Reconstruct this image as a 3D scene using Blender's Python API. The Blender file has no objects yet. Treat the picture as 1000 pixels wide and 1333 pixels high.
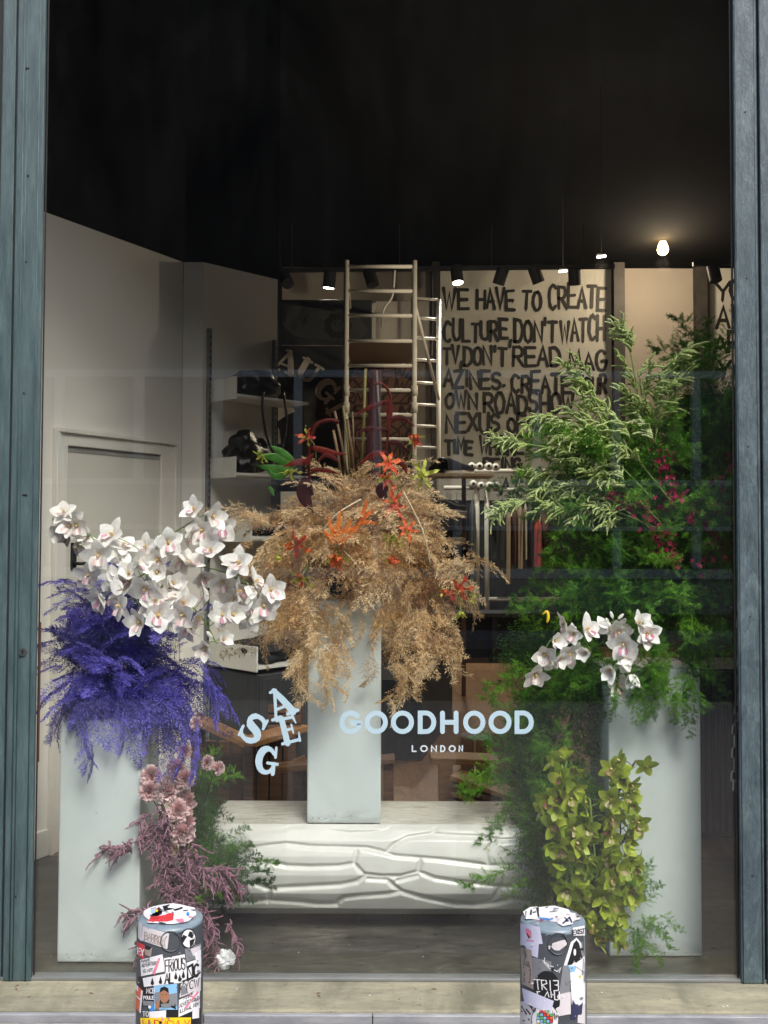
import bpy, math, random
import numpy as np
from mathutils import Vector, Matrix, Euler
random.seed(7); rnd = random.Random(11)
R = math.radians
C = bpy.context.scene.collection
SC = bpy.context.scene

# ------------------------------------------------------------------ camera, sky, sun, exposure
F, CAMZ, PITCH, ROLL, HZ = 1300.0, 1.6, R(2.0), R(0.2), 690.0
cd = bpy.data.cameras.new('camera'); cam = bpy.data.objects.new('camera', cd); C.objects.link(cam)
cd.sensor_fit = 'VERTICAL'; cd.sensor_height = 36.0; cd.lens = 36.0 * F / 1333.0
SH = (666.5 + F * math.tan(PITCH)) - HZ            # px the picture is shifted up so the horizon sits at HZ
cd.shift_y = -SH / 1333.0
cam.location = (0, 0, CAMZ)
cam_rot = (Matrix.Rotation(R(90) + PITCH, 3, 'X') @ Matrix.Rotation(ROLL, 3, 'Z'))
cam.rotation_euler = cam_rot.to_euler()
cd.clip_end = 400; cd.clip_start = 0.05
SC.camera = cam

w = bpy.data.worlds.new('World'); SC.world = w; w.use_nodes = True
nt = w.node_tree; bg = nt.nodes['Background']
sky = nt.nodes.new('ShaderNodeTexSky'); sky.sky_type = 'NISHITA'; sky.sun_disc = False
SUN_EL, SUN_AZ = R(49), R(158)                      # azimuth measured from +Y (into the shop), clockwise: the sun is behind the camera
sky.sun_elevation = SUN_EL; sky.sun_rotation = SUN_AZ; sky.dust_density = 3.0; sky.air_density = 1.0
nt.links.new(sky.outputs[0], bg.inputs[0]); bg.inputs[1].default_value = 0.15
sl = bpy.data.lights.new('sun', 'SUN'); sl.energy = 1.5; sl.angle = R(20); sl.color = (1.0, 0.97, 0.92)
so = bpy.data.objects.new('sun', sl); C.objects.link(so)
sdir = Vector((math.sin(SUN_AZ) * math.cos(SUN_EL), math.cos(SUN_AZ) * math.cos(SUN_EL), math.sin(SUN_EL)))
so.rotation_euler = sdir.to_track_quat('Z', 'Y').to_euler(); so.location = (0, -5, 20)
SC.view_settings.view_transform = 'Standard'; SC.view_settings.look = 'None'
SC.view_settings.exposure = 1.12; SC.view_settings.gamma = 1.0; SC.view_settings.use_curve_mapping = False
SC.render.engine = 'CYCLES'
SC.cycles.use_denoising = True
try: SC.cycles.denoiser = 'OPENIMAGEDENOISE'
except Exception: pass
SC.cycles.max_bounces = 8; SC.cycles.diffuse_bounces = 6; SC.cycles.glossy_bounces = 3
SC.cycles.transparent_max_bounces = 12; SC.cycles.transmission_bounces = 4
SC.cycles.sample_clamp_indirect = 6.0; SC.cycles.caustics_reflective = False; SC.cycles.caustics_refractive = False

def P(px, py, Y):
    """world point seen at photo pixel (px, py) on the plane y = Y"""
    d = cam_rot @ Vector(((px - 500.0) / F, -(py - 666.5 + SH) / F, -1.0))
    t = Y / d.y
    return Vector((d.x * t, Y, CAMZ + d.z * t))

# ------------------------------------------------------------------ materials
def nodes(name):
    m = bpy.data.materials.new(name); m.use_nodes = True
    return m, m.node_tree, m.node_tree.nodes['Principled BSDF']
def ramp(nt, fac, stops):
    r = nt.nodes.new('ShaderNodeValToRGB'); e = r.color_ramp.elements
    while len(e) < len(stops): e.new(0.5)
    for el, (p, c) in zip(e, stops): el.position = p; el.color = (*c, 1) if len(c) == 3 else c
    nt.links.new(fac, r.inputs[0]); return r.outputs[0]
def noise(nt, scale, detail=4, rough=.55, stretch=None, coord='Object', dist=0):
    tc = nt.nodes.new('ShaderNodeTexCoord'); mp = nt.nodes.new('ShaderNodeMapping')
    if stretch: mp.inputs['Scale'].default_value = stretch
    nt.links.new(tc.outputs[coord], mp.inputs[0])
    n = nt.nodes.new('ShaderNodeTexNoise'); n.inputs['Scale'].default_value = scale
    n.inputs['Detail'].default_value = detail; n.inputs['Roughness'].default_value = rough
    n.inputs['Distortion'].default_value = dist
    nt.links.new(mp.outputs[0], n.inputs['Vector']); return n.outputs['Fac']
def mix(nt, a, b, fac, mode='MIX'):
    n = nt.nodes.new('ShaderNodeMix'); n.data_type = 'RGBA'; n.blend_type = mode
    for v, k in ((a, 6), (b, 7)):
        if isinstance(v, tuple): n.inputs[k].default_value = (*v, 1) if len(v) == 3 else v
        else: nt.links.new(v, n.inputs[k])
    if isinstance(fac, (int, float)): n.inputs[0].default_value = fac
    else: nt.links.new(fac, n.inputs[0])
    return n.outputs[2]
def bump(nt, b, h, strength, dist=.01):
    n = nt.nodes.new('ShaderNodeBump'); n.inputs['Strength'].default_value = strength; n.inputs['Distance'].default_value = dist
    nt.links.new(h, n.inputs['Height']); nt.links.new(n.outputs[0], b.inputs['Normal'])
def M(name, c1, c2=None, scale=6, rough=.6, bmp=0, bscale=40, metal=0, stretch=None, lo=.35, hi=.65, detail=5, spec=.5, bstretch=None, coord='Object', dist=0):
    m, nt, b = nodes(name)
    c2 = c2 or tuple(x * .82 for x in c1)
    f = noise(nt, scale, detail, .6, stretch, coord, dist)
    nt.links.new(ramp(nt, f, [(lo, c2), (hi, c1)]), b.inputs['Base Color'])
    b.inputs['Roughness'].default_value = rough; b.inputs['Metallic'].default_value = metal
    b.inputs['Specular IOR Level'].default_value = spec
    if bmp: bump(nt, b, noise(nt, bscale, 4, .6, bstretch or stretch, coord), bmp, .004)
    return m
def leaf(name, c1, c2, rough=.5, transl=.35, c3=None, hue=0, spec=.3, clump=0):
    """plant tissue: colour varies from piece to piece and along it, some light passes through"""
    m, nt, b = nodes(name)
    oi = nt.nodes.new('ShaderNodeObjectInfo')
    col = ramp(nt, oi.outputs['Random'], [(0, c1), (1, c2)] if c3 is None else [(0, c1), (.5, c2), (1, c3)])
    n = noise(nt, 30, 3)
    col = mix(nt, col, ramp(nt, n, [(.35, (.62, .62, .62)), (.65, (1.25, 1.25, 1.25))]), .6, 'MULTIPLY')
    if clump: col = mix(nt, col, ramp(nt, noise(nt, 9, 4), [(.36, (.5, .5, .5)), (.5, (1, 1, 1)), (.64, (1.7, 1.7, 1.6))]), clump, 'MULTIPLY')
    nt.links.new(col, b.inputs['Base Color']); b.inputs['Roughness'].default_value = rough
    b.inputs['Specular IOR Level'].default_value = spec
    if transl:
        t = nt.nodes.new('ShaderNodeBsdfTranslucent'); nt.links.new(col, t.inputs[0])
        ms = nt.nodes.new('ShaderNodeMixShader'); ms.inputs[0].default_value = transl
        nt.links.new(b.outputs[0], ms.inputs[1]); nt.links.new(t.outputs[0], ms.inputs[2])
        nt.links.new(ms.outputs[0], nt.nodes['Material Output'].inputs[0])
    return m
def emis(name, col, s):
    m, nt, b = nodes(name); b.inputs['Base Color'].default_value = (*col, 1)
    b.inputs['Emission Color'].default_value = (*col, 1); b.inputs['Emission Strength'].default_value = s
    return m

def teal_paint():
    m, nt, b = nodes('teal_painted_timber')
    a = noise(nt, 5, 8, .7, (6, 6, .8)); g = noise(nt, 26, 6, .65, (14, 14, .7)); s = noise(nt, 3.2, 6, .6, (1, 1, .6), dist=1.2)
    col = ramp(nt, a, [(.3, (.026, .050, .055)), (.5, (.052, .088, .094)), (.72, (.085, .132, .138))])
    col = mix(nt, col, ramp(nt, g, [(.3, (.72, .72, .72)), (.6, (1.05, 1.05, 1.05)), (.75, (1.35, 1.38, 1.38))]), .8, 'MULTIPLY')
    col = mix(nt, col, (.045, .07, .07), ramp(nt, s, [(.56, (0, 0, 0)), (.72, (.7, .7, .7))]))
    nt.links.new(col, b.inputs['Base Color'])
    nt.links.new(ramp(nt, g, [(.3, (.35,) * 3), (.7, (.65,) * 3)]), b.inputs['Roughness'])
    bump(nt, b, g, .5, .004); return m
def steel_paint():
    m, nt, b = nodes('blue_grey_worn_paint')
    a = noise(nt, 7, 9, .72, (2.5, 2.5, 1), dist=.8); g = noise(nt, 20, 7, .7, (4, 4, 1.2), dist=1.5); v = noise(nt, 30, 5, .6, (9, 9, .4))
    col = ramp(nt, a, [(.3, (.034, .056, .068)), (.48, (.060, .092, .107)), (.62, (.092, .132, .147)), (.8, (.19, .25, .265))])
    col = mix(nt, col, ramp(nt, g, [(.35, (.6, .6, .6)), (.55, (1, 1, 1)), (.7, (1.5, 1.5, 1.5))]), .75, 'MULTIPLY')
    col = mix(nt, col, ramp(nt, v, [(.35, (.8, .8, .8)), (.65, (1.12, 1.12, 1.12))]), .8, 'MULTIPLY')
    nt.links.new(col, b.inputs['Base Color']); b.inputs['Roughness'].default_value = .5
    bump(nt, b, g, .6, .005); return m
def window_glass():
    m = bpy.data.materials.new('window_glass'); m.use_nodes = True; nt = m.node_tree; nt.nodes.clear()
    out = nt.nodes.new('ShaderNodeOutputMaterial'); tr = nt.nodes.new('ShaderNodeBsdfTransparent'); gl = nt.nodes.new('ShaderNodeBsdfGlossy')
    tr.inputs[0].default_value = (.965, .98, .975, 1); gl.inputs['Roughness'].default_value = 0.0
    lw = nt.nodes.new('ShaderNodeLayerWeight'); lw.inputs[0].default_value = .5
    p = nt.nodes.new('ShaderNodeMath'); p.operation = 'POWER'; p.inputs[1].default_value = 5
    q = nt.nodes.new('ShaderNodeMath'); q.operation = 'MULTIPLY_ADD'; q.inputs[1].default_value = .95; q.inputs[2].default_value = .052
    ms = nt.nodes.new('ShaderNodeMixShader')
    nt.links.new(lw.outputs['Facing'], p.inputs[0]); nt.links.new(p.outputs[0], q.inputs[0]); nt.links.new(q.outputs[0], ms.inputs[0])
    nt.links.new(tr.outputs[0], ms.inputs[1]); nt.links.new(gl.outputs[0], ms.inputs[2]); df = nt.nodes.new('ShaderNodeBsdfDiffuse'); df.inputs[0].default_value = (.75, .75, .72, 1); m2 = nt.nodes.new('ShaderNodeMixShader')
    a = noise(nt, 1.3, 7, .65, (1, 1, .45), dist=1.5); c = noise(nt, 9, 8, .7, (1, 1, .25)); dust = mix(nt, ramp(nt, a, [(.35, (.0002,) * 3), (.75, (.0026,) * 3)]), ramp(nt, c, [(.35, (.4,) * 3), (.7, (1.6,) * 3)]), 1, 'MULTIPLY')
    nt.links.new(dust, m2.inputs[0]); nt.links.new(ms.outputs[0], m2.inputs[1]); nt.links.new(df.outputs[0], m2.inputs[2]); nt.links.new(m2.outputs[0], out.inputs[0])
    return m
def wood(name, c1, c2, rough=.5, axis=(1, 12, 12), sc=3):
    m, nt, b = nodes(name)
    n = noise(nt, sc, 8, .65, axis, dist=1.0); n2 = noise(nt, sc * 6, 5, .6, axis)
    col = ramp(nt, n, [(.3, c2), (.5, c1), (.7, tuple(x * 1.25 for x in c1))])
    col = mix(nt, col, ramp(nt, n2, [(.35, (.75, .75, .75)), (.6, (1.1, 1.1, 1.1))]), .7, 'MULTIPLY')
    oi = nt.nodes.new('ShaderNodeObjectInfo')
    col = mix(nt, col, ramp(nt, oi.outputs['Random'], [(0, (.8, .78, .75)), (1, (1.12, 1.1, 1.08))]), 1, 'MULTIPLY')
    nt.links.new(col, b.inputs['Base Color']); b.inputs['Roughness'].default_value = rough
    bump(nt, b, n2, .25, .002); return m

MT = dict(
    teal=teal_paint(), steelp=steel_paint(), glass=window_glass(),
    vinyl=M('white_vinyl', (.52, .58, .60), (.48, .54, .57), rough=.45), vinyl_blue=M('pale_blue_vinyl', (.40, .53, .60), (.36, .49, .56), scale=9, rough=.45),
    plinth=None,
    scuff=M('grey_scuff', (.35, .36, .35), rough=.8),
    bench=M('white_satin_bench', (.70, .695, .65), (.62, .615, .57), scale=5, rough=.22, bmp=.10, bscale=40, detail=9, lo=.3, hi=.6),
    wall=M('white_wall_paint', (.83, .79, .72), (.78, .74, .67), scale=1.2, detail=9, rough=.75, bmp=.08, bscale=60, lo=.3, hi=.75),
    trim=M('white_gloss_trim', (.82, .78, .70), (.76, .72, .64), scale=3, rough=.4),
    doorm=M('cream_door_paint', (.70, .665, .58), (.64, .61, .53), scale=2, rough=.5),
    black=M('black_matt', (.012, .012, .013), (.007, .007, .008), rough=.75),
    blackc=M('black_ceiling_paint', (.0042, .0038, .0034), (.003, .0027, .0024), scale=2, rough=.95, bmp=.2, bscale=14, spec=.08),
    blackg=M('black_leather', (.016, .016, .018), (.01, .01, .011), scale=20, rough=.32, bmp=.5, bscale=35),
    grey=M('grey_metal', (.30, .31, .31), (.24, .25, .25), rough=.4, metal=.6),
    shelfm=M('white_shelf_metal', (.72, .70, .64), (.67, .66, .60), rough=.5),
    alu=M('white_coated_tube', (.80, .77, .70), (.70, .67, .60), scale=14, rough=.45, metal=0, stretch=(1, 1, .3)),
    steel=M('chain_steel', (.5, .5, .48), (.3, .3, .29), scale=20, rough=.3, metal=1),
    backwall=M('beige_back_wall', (.46, .41, .35), (.40, .355, .30), scale=.8, rough=.8, bmp=.1, bscale=30),
    canvas=M('cream_canvas', (.62, .61, .55), (.54, .53, .47), scale=1.5, rough=.8, bmp=.1, bscale=60),
    paint=M('black_spray_paint', (.012, .011, .011), (.02, .018, .016), scale=8, rough=.5),
    steelcol=M('dark_steel_column', (.045, .038, .032), (.025, .022, .02), scale=5, rough=.6),
    dkfloor=None, brownfloor=None,
    mural=M('dark_mural_paint', (.016, .018, .022), (.04, .042, .045), scale=1.8, rough=.6, lo=.3, hi=.6, dist=1.5),
    muralg=M('grey_green_mural_paint', (.075, .075, .066), (.035, .036, .034), scale=2.5, rough=.6, dist=1),
    muralw=M('off_white_mural_paint', (.75, .70, .63), (.62, .57, .50), scale=5, rough=.7),
    redpanel=M('brown_red_board', (.20, .095, .06), (.14, .065, .042), scale=3, rough=.7), redline=M('dark_line_paint', (.035, .02, .016), rough=.7),
    woodo=wood('warm_pine', (.42, .22, .085), (.26, .12, .045)), woodd=wood('dark_brown_wood', (.13, .068, .036), (.075, .038, .02)),
    woodv=wood('upright_brown_wood', (.17, .09, .05), (.10, .05, .028), axis=(12, 12, 1)), woodl=wood('pale_wood', (.45, .38, .28), (.33, .27, .2)),
    stone=None, kerbmetal=M('galvanised_strip', (.26, .27, .29), (.40, .41, .43), scale=9, rough=.45, metal=.35, bmp=.3, bscale=30, stretch=(.8, 3, 3)),
    glint=M('bright_metal_track', (.75, .75, .72), rough=.3, metal=.8),
    pave=M('pale_pink_paving', (.30, .275, .26), (.20, .185, .175), scale=30, rough=.9, bmp=.5, bscale=90), road=M('asphalt', (.035, .035, .036), (.025, .025, .026), scale=30, rough=.9, bmp=.4, bscale=120),
    pole=M('dark_grey_bollard_paint', (.070, .080, .092), (.045, .052, .06), scale=8, rough=.35, bmp=.15, bscale=40), poletop=M('blue_grey_cap_paint', (.24, .30, .34), (.15, .20, .24), scale=14, rough=.35),
    brick=M('dark_facade_brick', (.028, .022, .019), (.018, .014, .012), scale=3, rough=.9), facadeframe=M('pale_window_frame', (.80, .76, .68), rough=.5), fascia=M('grey_fascia', (.32, .305, .28), rough=.5),
    darkglass=M('dark_street_window', (.012, .014, .015), rough=.12), wire=M('black_cable', (.015, .015, .015), rough=.5),
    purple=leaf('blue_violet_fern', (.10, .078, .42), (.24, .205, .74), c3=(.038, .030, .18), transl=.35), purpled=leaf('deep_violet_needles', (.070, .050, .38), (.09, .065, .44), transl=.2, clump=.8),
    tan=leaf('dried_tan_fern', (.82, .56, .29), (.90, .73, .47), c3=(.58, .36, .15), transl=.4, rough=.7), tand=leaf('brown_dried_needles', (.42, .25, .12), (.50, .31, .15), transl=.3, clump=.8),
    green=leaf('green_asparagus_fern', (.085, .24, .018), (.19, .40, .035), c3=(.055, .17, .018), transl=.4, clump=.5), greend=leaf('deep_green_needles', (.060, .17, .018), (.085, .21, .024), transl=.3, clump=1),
    green2=leaf('grey_green_fern', (.05, .11, .04), (.10, .18, .07), c3=(.035, .075, .03), transl=.3),
    amar=leaf('pale_green_amaranth', (.58, .66, .27), (.40, .50, .16), c3=(.72, .78, .42), transl=.3, rough=.8), mauve=leaf('mauve_amaranth', (.30, .15, .20), (.23, .11, .155), c3=(.38, .21, .26), transl=.15, rough=.9),
    crim=leaf('crimson_blossom', (.30, .012, .055), (.42, .03, .10), transl=.3),
    stemg=leaf('green_stem', (.16, .26, .05), (.22, .32, .08), transl=0), stemb=leaf('brown_stem', (.10, .055, .028), (.15, .085, .04), transl=0), stemd=leaf('dark_stem', (.05, .035, .025), (.08, .05, .03), transl=0), olive=leaf('olive_cane', (.12, .10, .025), (.16, .13, .035), transl=0),
    twig=leaf('pale_twig', (.5, .38, .24), (.58, .46, .3), transl=0),
    white=leaf('white_orchid_petal', (.92, .91, .87), (.93, .89, .84), c3=(.93, .92, .89), transl=.18, rough=.45), lip=leaf('pink_orchid_lip', (.74, .42, .48), (.82, .62, .58), c3=(.66, .26, .40), transl=.2), lipy=leaf('yellow_lip_crest', (.72, .45, .16), (.8, .6, .3), transl=.1),
    cymb=leaf('lime_orchid_petal', (.42, .52, .045), (.24, .33, .03), c3=(.58, .66, .08), transl=.4, rough=.4), cymlip=leaf('cream_maroon_lip', (.60, .50, .34), (.28, .05, .06), c3=(.70, .62, .42), transl=.2),
    carn=leaf('pink_carnation_petal', (.74, .36, .38), (.80, .46, .47), c3=(.66, .30, .33), transl=.3), carne=leaf('pale_carnation_edge', (.82, .60, .60), (.86, .68, .67), transl=.3), flame=leaf('flame_red_petal', (.80, .10, .05), (.85, .20, .06), c3=(.75, .12, .10), transl=.35), flamey=leaf('yellow_green_petal', (.62, .62, .10), (.50, .58, .12), transl=.35),
    orange=leaf('orange_bract', (.66, .13, .015), (.75, .20, .02), transl=.3), maroon=leaf('maroon_leaf', (.035, .006, .005), (.12, .010, .006), transl=.15, rough=.5, spec=.15), plum=leaf('dark_plum_stalk', (.040, .014, .016), (.055, .02, .02), transl=0, rough=.8, spec=.1), gleaf=leaf('bright_green_leaf', (.04, .13, .018), (.055, .17, .025), transl=.3, rough=.4, spec=.3),
)
def cloth(name, c): return M(name, c, tuple(x * .7 for x in c), scale=12, rough=.85, bmp=.3, bscale=30, stretch=(3, 3, .5))
for k, c in dict(c_black=(.015, .015, .017), c_navy=(.02, .025, .04), c_grey=(.10, .11, .115), c_tan=(.36, .27, .17), c_brown=(.12, .05, .03), c_red=(.42, .05, .02), c_cream=(.5, .45, .36), c_dgrey=(.04, .042, .045)).items(): MT[k] = cloth(k + '_cloth', c)
def flat(name, c, rough=.4): MT[name] = M('print_' + name, c, tuple(x * .93 for x in c), scale=20, rough=rough); return MT[name]
for k, c in dict(s_white=(.80, .80, .82), s_offw=(.66, .62, .64), s_black=(.012, .012, .014), s_red=(.62, .04, .05), s_oran=(.72, .14, .05), s_pink=(.75, .22, .32), s_lil=(.62, .62, .78), s_yel=(.85, .60, .02), s_blue=(.05, .25, .62), s_sky=(.25, .50, .75), s_skin=(.36, .17, .10), s_grey=(.22, .23, .25), s_brown=(.34, .28, .25), s_green=(.12, .42, .12), s_navy=(.03, .035, .09)).items(): flat(k, c)

def floor_mat():
    m, nt, b = nodes('worn_grey_concrete_floor')
    n = noise(nt, 2.2, 9, .7, (1, 2.2, 1), dist=1.0); n2 = noise(nt, 14, 6, .7, (.7, 3, 1), dist=.6)
    col = ramp(nt, n, [(.34, (.034, .032, .026)), (.5, (.062, .058, .048)), (.66, (.115, .107, .088))])
    col = mix(nt, col, ramp(nt, n2, [(.38, (.55, .55, .55)), (.52, (1, 1, 1)), (.66, (1.9, 1.85, 1.7))]), .85, 'MULTIPLY')
    nt.links.new(col, b.inputs['Base Color']); nt.links.new(ramp(nt, n2, [(.3, (.25,) * 3), (.7, (.5,) * 3)]), b.inputs['Roughness'])
    bump(nt, b, n2, .15, .002); return m
def plinth_mat():
    m, nt, b = nodes('white_plinth_paint')
    a = noise(nt, 1.6, 6, .65, dist=.6); s = noise(nt, 7, 8, .7, (1, 1, 3), dist=1.2); f = noise(nt, 60, 5, .7); d = noise(nt, 5, 7, .7, (5, 5, .7))
    col = ramp(nt, a, [(.3, (.52, .585, .575)), (.55, (.605, .67, .66)), (.75, (.63, .695, .685))])
    col = mix(nt, col, (.36, .41, .39), ramp(nt, s, [(.60, (0, 0, 0)), (.74, (.25, .25, .25))]))
    col = mix(nt, col, (.42, .45, .42), ramp(nt, d, [(.62, (0, 0, 0)), (.8, (.5, .5, .5))]))
    col = mix(nt, col, (.22, .22, .20), ramp(nt, f, [(.70, (0, 0, 0)), (.76, (.6, .6, .6))]))
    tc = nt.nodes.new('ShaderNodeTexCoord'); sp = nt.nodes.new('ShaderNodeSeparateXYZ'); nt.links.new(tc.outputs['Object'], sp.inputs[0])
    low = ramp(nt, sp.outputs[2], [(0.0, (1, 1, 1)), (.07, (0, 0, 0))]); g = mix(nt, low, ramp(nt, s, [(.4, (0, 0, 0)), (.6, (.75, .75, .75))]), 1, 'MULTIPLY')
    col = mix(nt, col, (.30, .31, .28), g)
    nt.links.new(col, b.inputs['Base Color']); nt.links.new(ramp(nt, s, [(.3, (.35,) * 3), (.7, (.6,) * 3)]), b.inputs['Roughness']); bump(nt, b, noise(nt, 45, 4, .6, (1, 1, .25)), .10, .002); return m
def stone_mat():
    m, nt, b = nodes('worn_sandstone_sill')
    n = noise(nt, 3, 9, .7, (.5, 2.5, 1), dist=.7); n2 = noise(nt, 45, 6, .75, (.6, 1.6, 1)); st = noise(nt, 2.5, 5, .6, (2.2, .6, 1), dist=.4)
    col = ramp(nt, n, [(.3, (.165, .157, .115)), (.5, (.265, .248, .175)), (.7, (.36, .33, .225))])
    col = mix(nt, col, ramp(nt, n2, [(.3, (.62, .62, .62)), (.5, (1, 1, 1)), (.72, (1.2, 1.2, 1.18))]), .75, 'MULTIPLY')
    col = mix(nt, col, (.11, .11, .075), ramp(nt, st, [(.47, (0, 0, 0)), (.68, (.8, .8, .8))]))
    nt.links.new(col, b.inputs['Base Color']); b.inputs['Roughness'].default_value = .8
    bump(nt, b, n2, .5, .004); return m
MT['plinth'] = plinth_mat(); MT['dkfloor'] = floor_mat(); MT['stone'] = stone_mat(); MT['brownfloor'] = wood('brown_timber_floor', (.26, .155, .085), (.17, .10, .055), rough=.38, axis=(8, 1, 1))

# ------------------------------------------------------------------ mesh helpers
ORG = {}
class MB:
    def __init__(s): s.v = []; s.f = []
    def add(s, vs, fs):
        n = len(s.v); s.v += [tuple(v) for v in vs]; s.f += [tuple(i + n for i in f) for f in fs]; return s
    def box(s, x0, x1, y0, y1, z0, z1, rz=0, piv=None):
        vs = [Vector((x, y, z)) for z in (z0, z1) for y in (y0, y1) for x in (x0, x1)]
        if rz:
            pv = Vector(piv if piv else ((x0 + x1) / 2, (y0 + y1) / 2, 0)); m = Matrix.Rotation(rz, 3, 'Z')
            vs = [m @ (v - pv) + pv for v in vs]
        return s.add(vs, [(0, 2, 3, 1), (4, 5, 7, 6), (0, 1, 5, 4), (2, 6, 7, 3), (0, 4, 6, 2), (1, 3, 7, 5)])
    def beam(s, a, b, wd, th, up=(0, 0, 1)):
        a, b = Vector(a), Vector(b); d = (b - a).normalized(); u = Vector(up)
        sd = d.cross(u); sd = sd.normalized() if sd.length > 1e-4 else Vector((1, 0, 0)); u = sd.cross(d).normalized()
        vs = [p + sd * (i * wd / 2) + u * (j * th / 2) for p in (a, b) for j in (-1, 1) for i in (-1, 1)]
        return s.add(vs, [(0, 1, 3, 2), (4, 6, 7, 5), (0, 4, 5, 1), (2, 3, 7, 6), (0, 2, 6, 4), (1, 5, 7, 3)])
    def tube(s, pts, rad, n=8, cap=True):
        pts = [Vector(p) for p in pts]; k = len(pts); rs = rad if isinstance(rad, (list, tuple)) else [rad] * k
        vs = []; prev = None
        for i, p in enumerate(pts):
            d = (pts[min(i + 1, k - 1)] - pts[max(i - 1, 0)]).normalized()
            if prev is None:
                u = d.cross(Vector((0, 0, 1)));  u = u if u.length > .1 else d.cross(Vector((1, 0, 0)))
            else: u = prev - d * prev.dot(d)
            u.normalize(); prev = u; v = d.cross(u)
            vs += [p + (u * math.cos(2 * math.pi * j / n) + v * math.sin(2 * math.pi * j / n)) * rs[i] for j in range(n)]
        fs = [(i * n + j, i * n + (j + 1) % n, (i + 1) * n + (j + 1) % n, (i + 1) * n + j) for i in range(k - 1) for j in range(n)]
        if cap: fs += [tuple(range(n - 1, -1, -1)), tuple((k - 1) * n + j for j in range(n))]
        return s.add(vs, fs)
    def lathe(s, prof, c=(0, 0, 0), n=32, cap=True):
        vs = [(c[0] + r * math.cos(2 * math.pi * j / n), c[1] + r * math.sin(2 * math.pi * j / n), c[2] + z) for r, z in prof for j in range(n)]
        k = len(prof); fs = [(i * n + j, i * n + (j + 1) % n, (i + 1) * n + (j + 1) % n, (i + 1) * n + j) for i in range(k - 1) for j in range(n)]
        if cap: fs += [tuple(range(n - 1, -1, -1)), tuple((k - 1) * n + j for j in range(n))]
        return s.add(vs, fs)
    def sheet(s, fn, nu, nv):
        vs = [fn(i / nu, j / nv) for j in range(nv + 1) for i in range(nu + 1)]
        return s.add(vs, [(j * (nu + 1) + i, j * (nu + 1) + i + 1, (j + 1) * (nu + 1) + i + 1, (j + 1) * (nu + 1) + i) for j in range(nv) for i in range(nu)])
    def mesh(s, name, mat, smooth=False):
        me = bpy.data.meshes.new(name); me.from_pydata(s.v, [], s.f)
        for m in (mat if isinstance(mat, (list, tuple)) else [mat]): me.materials.append(m)
        if smooth: me.polygons.foreach_set('use_smooth', [True] * len(me.polygons))
        me.update(); return me
    def build(s, name, mat, parent=None, smooth=False, bevel=0, label=None, kind=None):
        if parent is None and s.v:                      # the object's own origin goes to the foot of its shape
            a = np.array(s.v); o0 = Vector(((a[:, 0].min() + a[:, 0].max()) / 2, (a[:, 1].min() + a[:, 1].max()) / 2, a[:, 2].min()))
        else: o0 = ORG.get(parent.name, Vector((0, 0, 0))) if parent else Vector((0, 0, 0))
        s.v = [(x - o0.x, y - o0.y, z - o0.z) for x, y, z in s.v]
        o = bpy.data.objects.new(name, s.mesh(name, mat, smooth)); C.objects.link(o)
        if parent: o.parent = parent
        else: o.location = o0
        ORG[o.name] = o0.copy()
        if bevel:
            b = o.modifiers.new('bevel', 'BEVEL'); b.width = bevel; b.segments = 2; b.limit_method = 'ANGLE'
        if label: o['label'] = label
        if kind: o['kind'] = kind
        return o
def thing(name, label, cat, loc=(0, 0, 0), group=None):
    o = bpy.data.objects.new(name, None); C.objects.link(o); o.location = loc; o['label'] = label; o['category'] = cat
    if group: o['group'] = group
    o.empty_display_size = .05; ORG[o.name] = Vector(loc); return o
def tag(o, label, cat, group=None):
    o['label'] = label; o['category'] = cat
    if group: o['group'] = group
    return o
def inst(name, me, parent, mw):
    """one more object on shared mesh data; mw is its matrix in the world, parent is a thing (translation only) or an inst()"""
    o = bpy.data.objects.new(name, me); C.objects.link(o); o.parent = parent
    if parent.name in ORG: o.matrix_basis = Matrix.Translation(-ORG[parent.name]) @ mw
    else: o.matrix_basis = mw                             # local to the parent's own frame
    return o
def frame(pos, d, up=(0, 0, 1), roll=0, s=1.0):
    """matrix: local X along d, local Z near up"""
    x = Vector(d).normalized(); u = Vector(up); y = u.cross(x)
    if y.length < 1e-3: y = Vector((0, 1, 0)).cross(x)
    y.normalize(); z = x.cross(y)
    m = Matrix((x, y, z)).transposed() @ Matrix.Rotation(roll, 3, 'X')
    return Matrix.Translation(pos) @ m.to_4x4() @ Matrix.Scale(s, 4)
def spline(pts, n):
    pts = [Vector(p) for p in pts]; q = [pts[0]] + pts + [pts[-1]]; out = []; k = len(pts) - 1
    for i in range(n + 1):
        t = i / n * k; a = min(int(t), k - 1); u = t - a; p0, p1, p2, p3 = q[a], q[a + 1], q[a + 2], q[a + 3]
        out.append(.5 * ((2 * p1) + (p2 - p0) * u + (2 * p0 - 5 * p1 + 4 * p2 - p3) * u * u + (3 * p1 - p0 - 3 * p2 + p3) * u ** 3))
    return out

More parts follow.
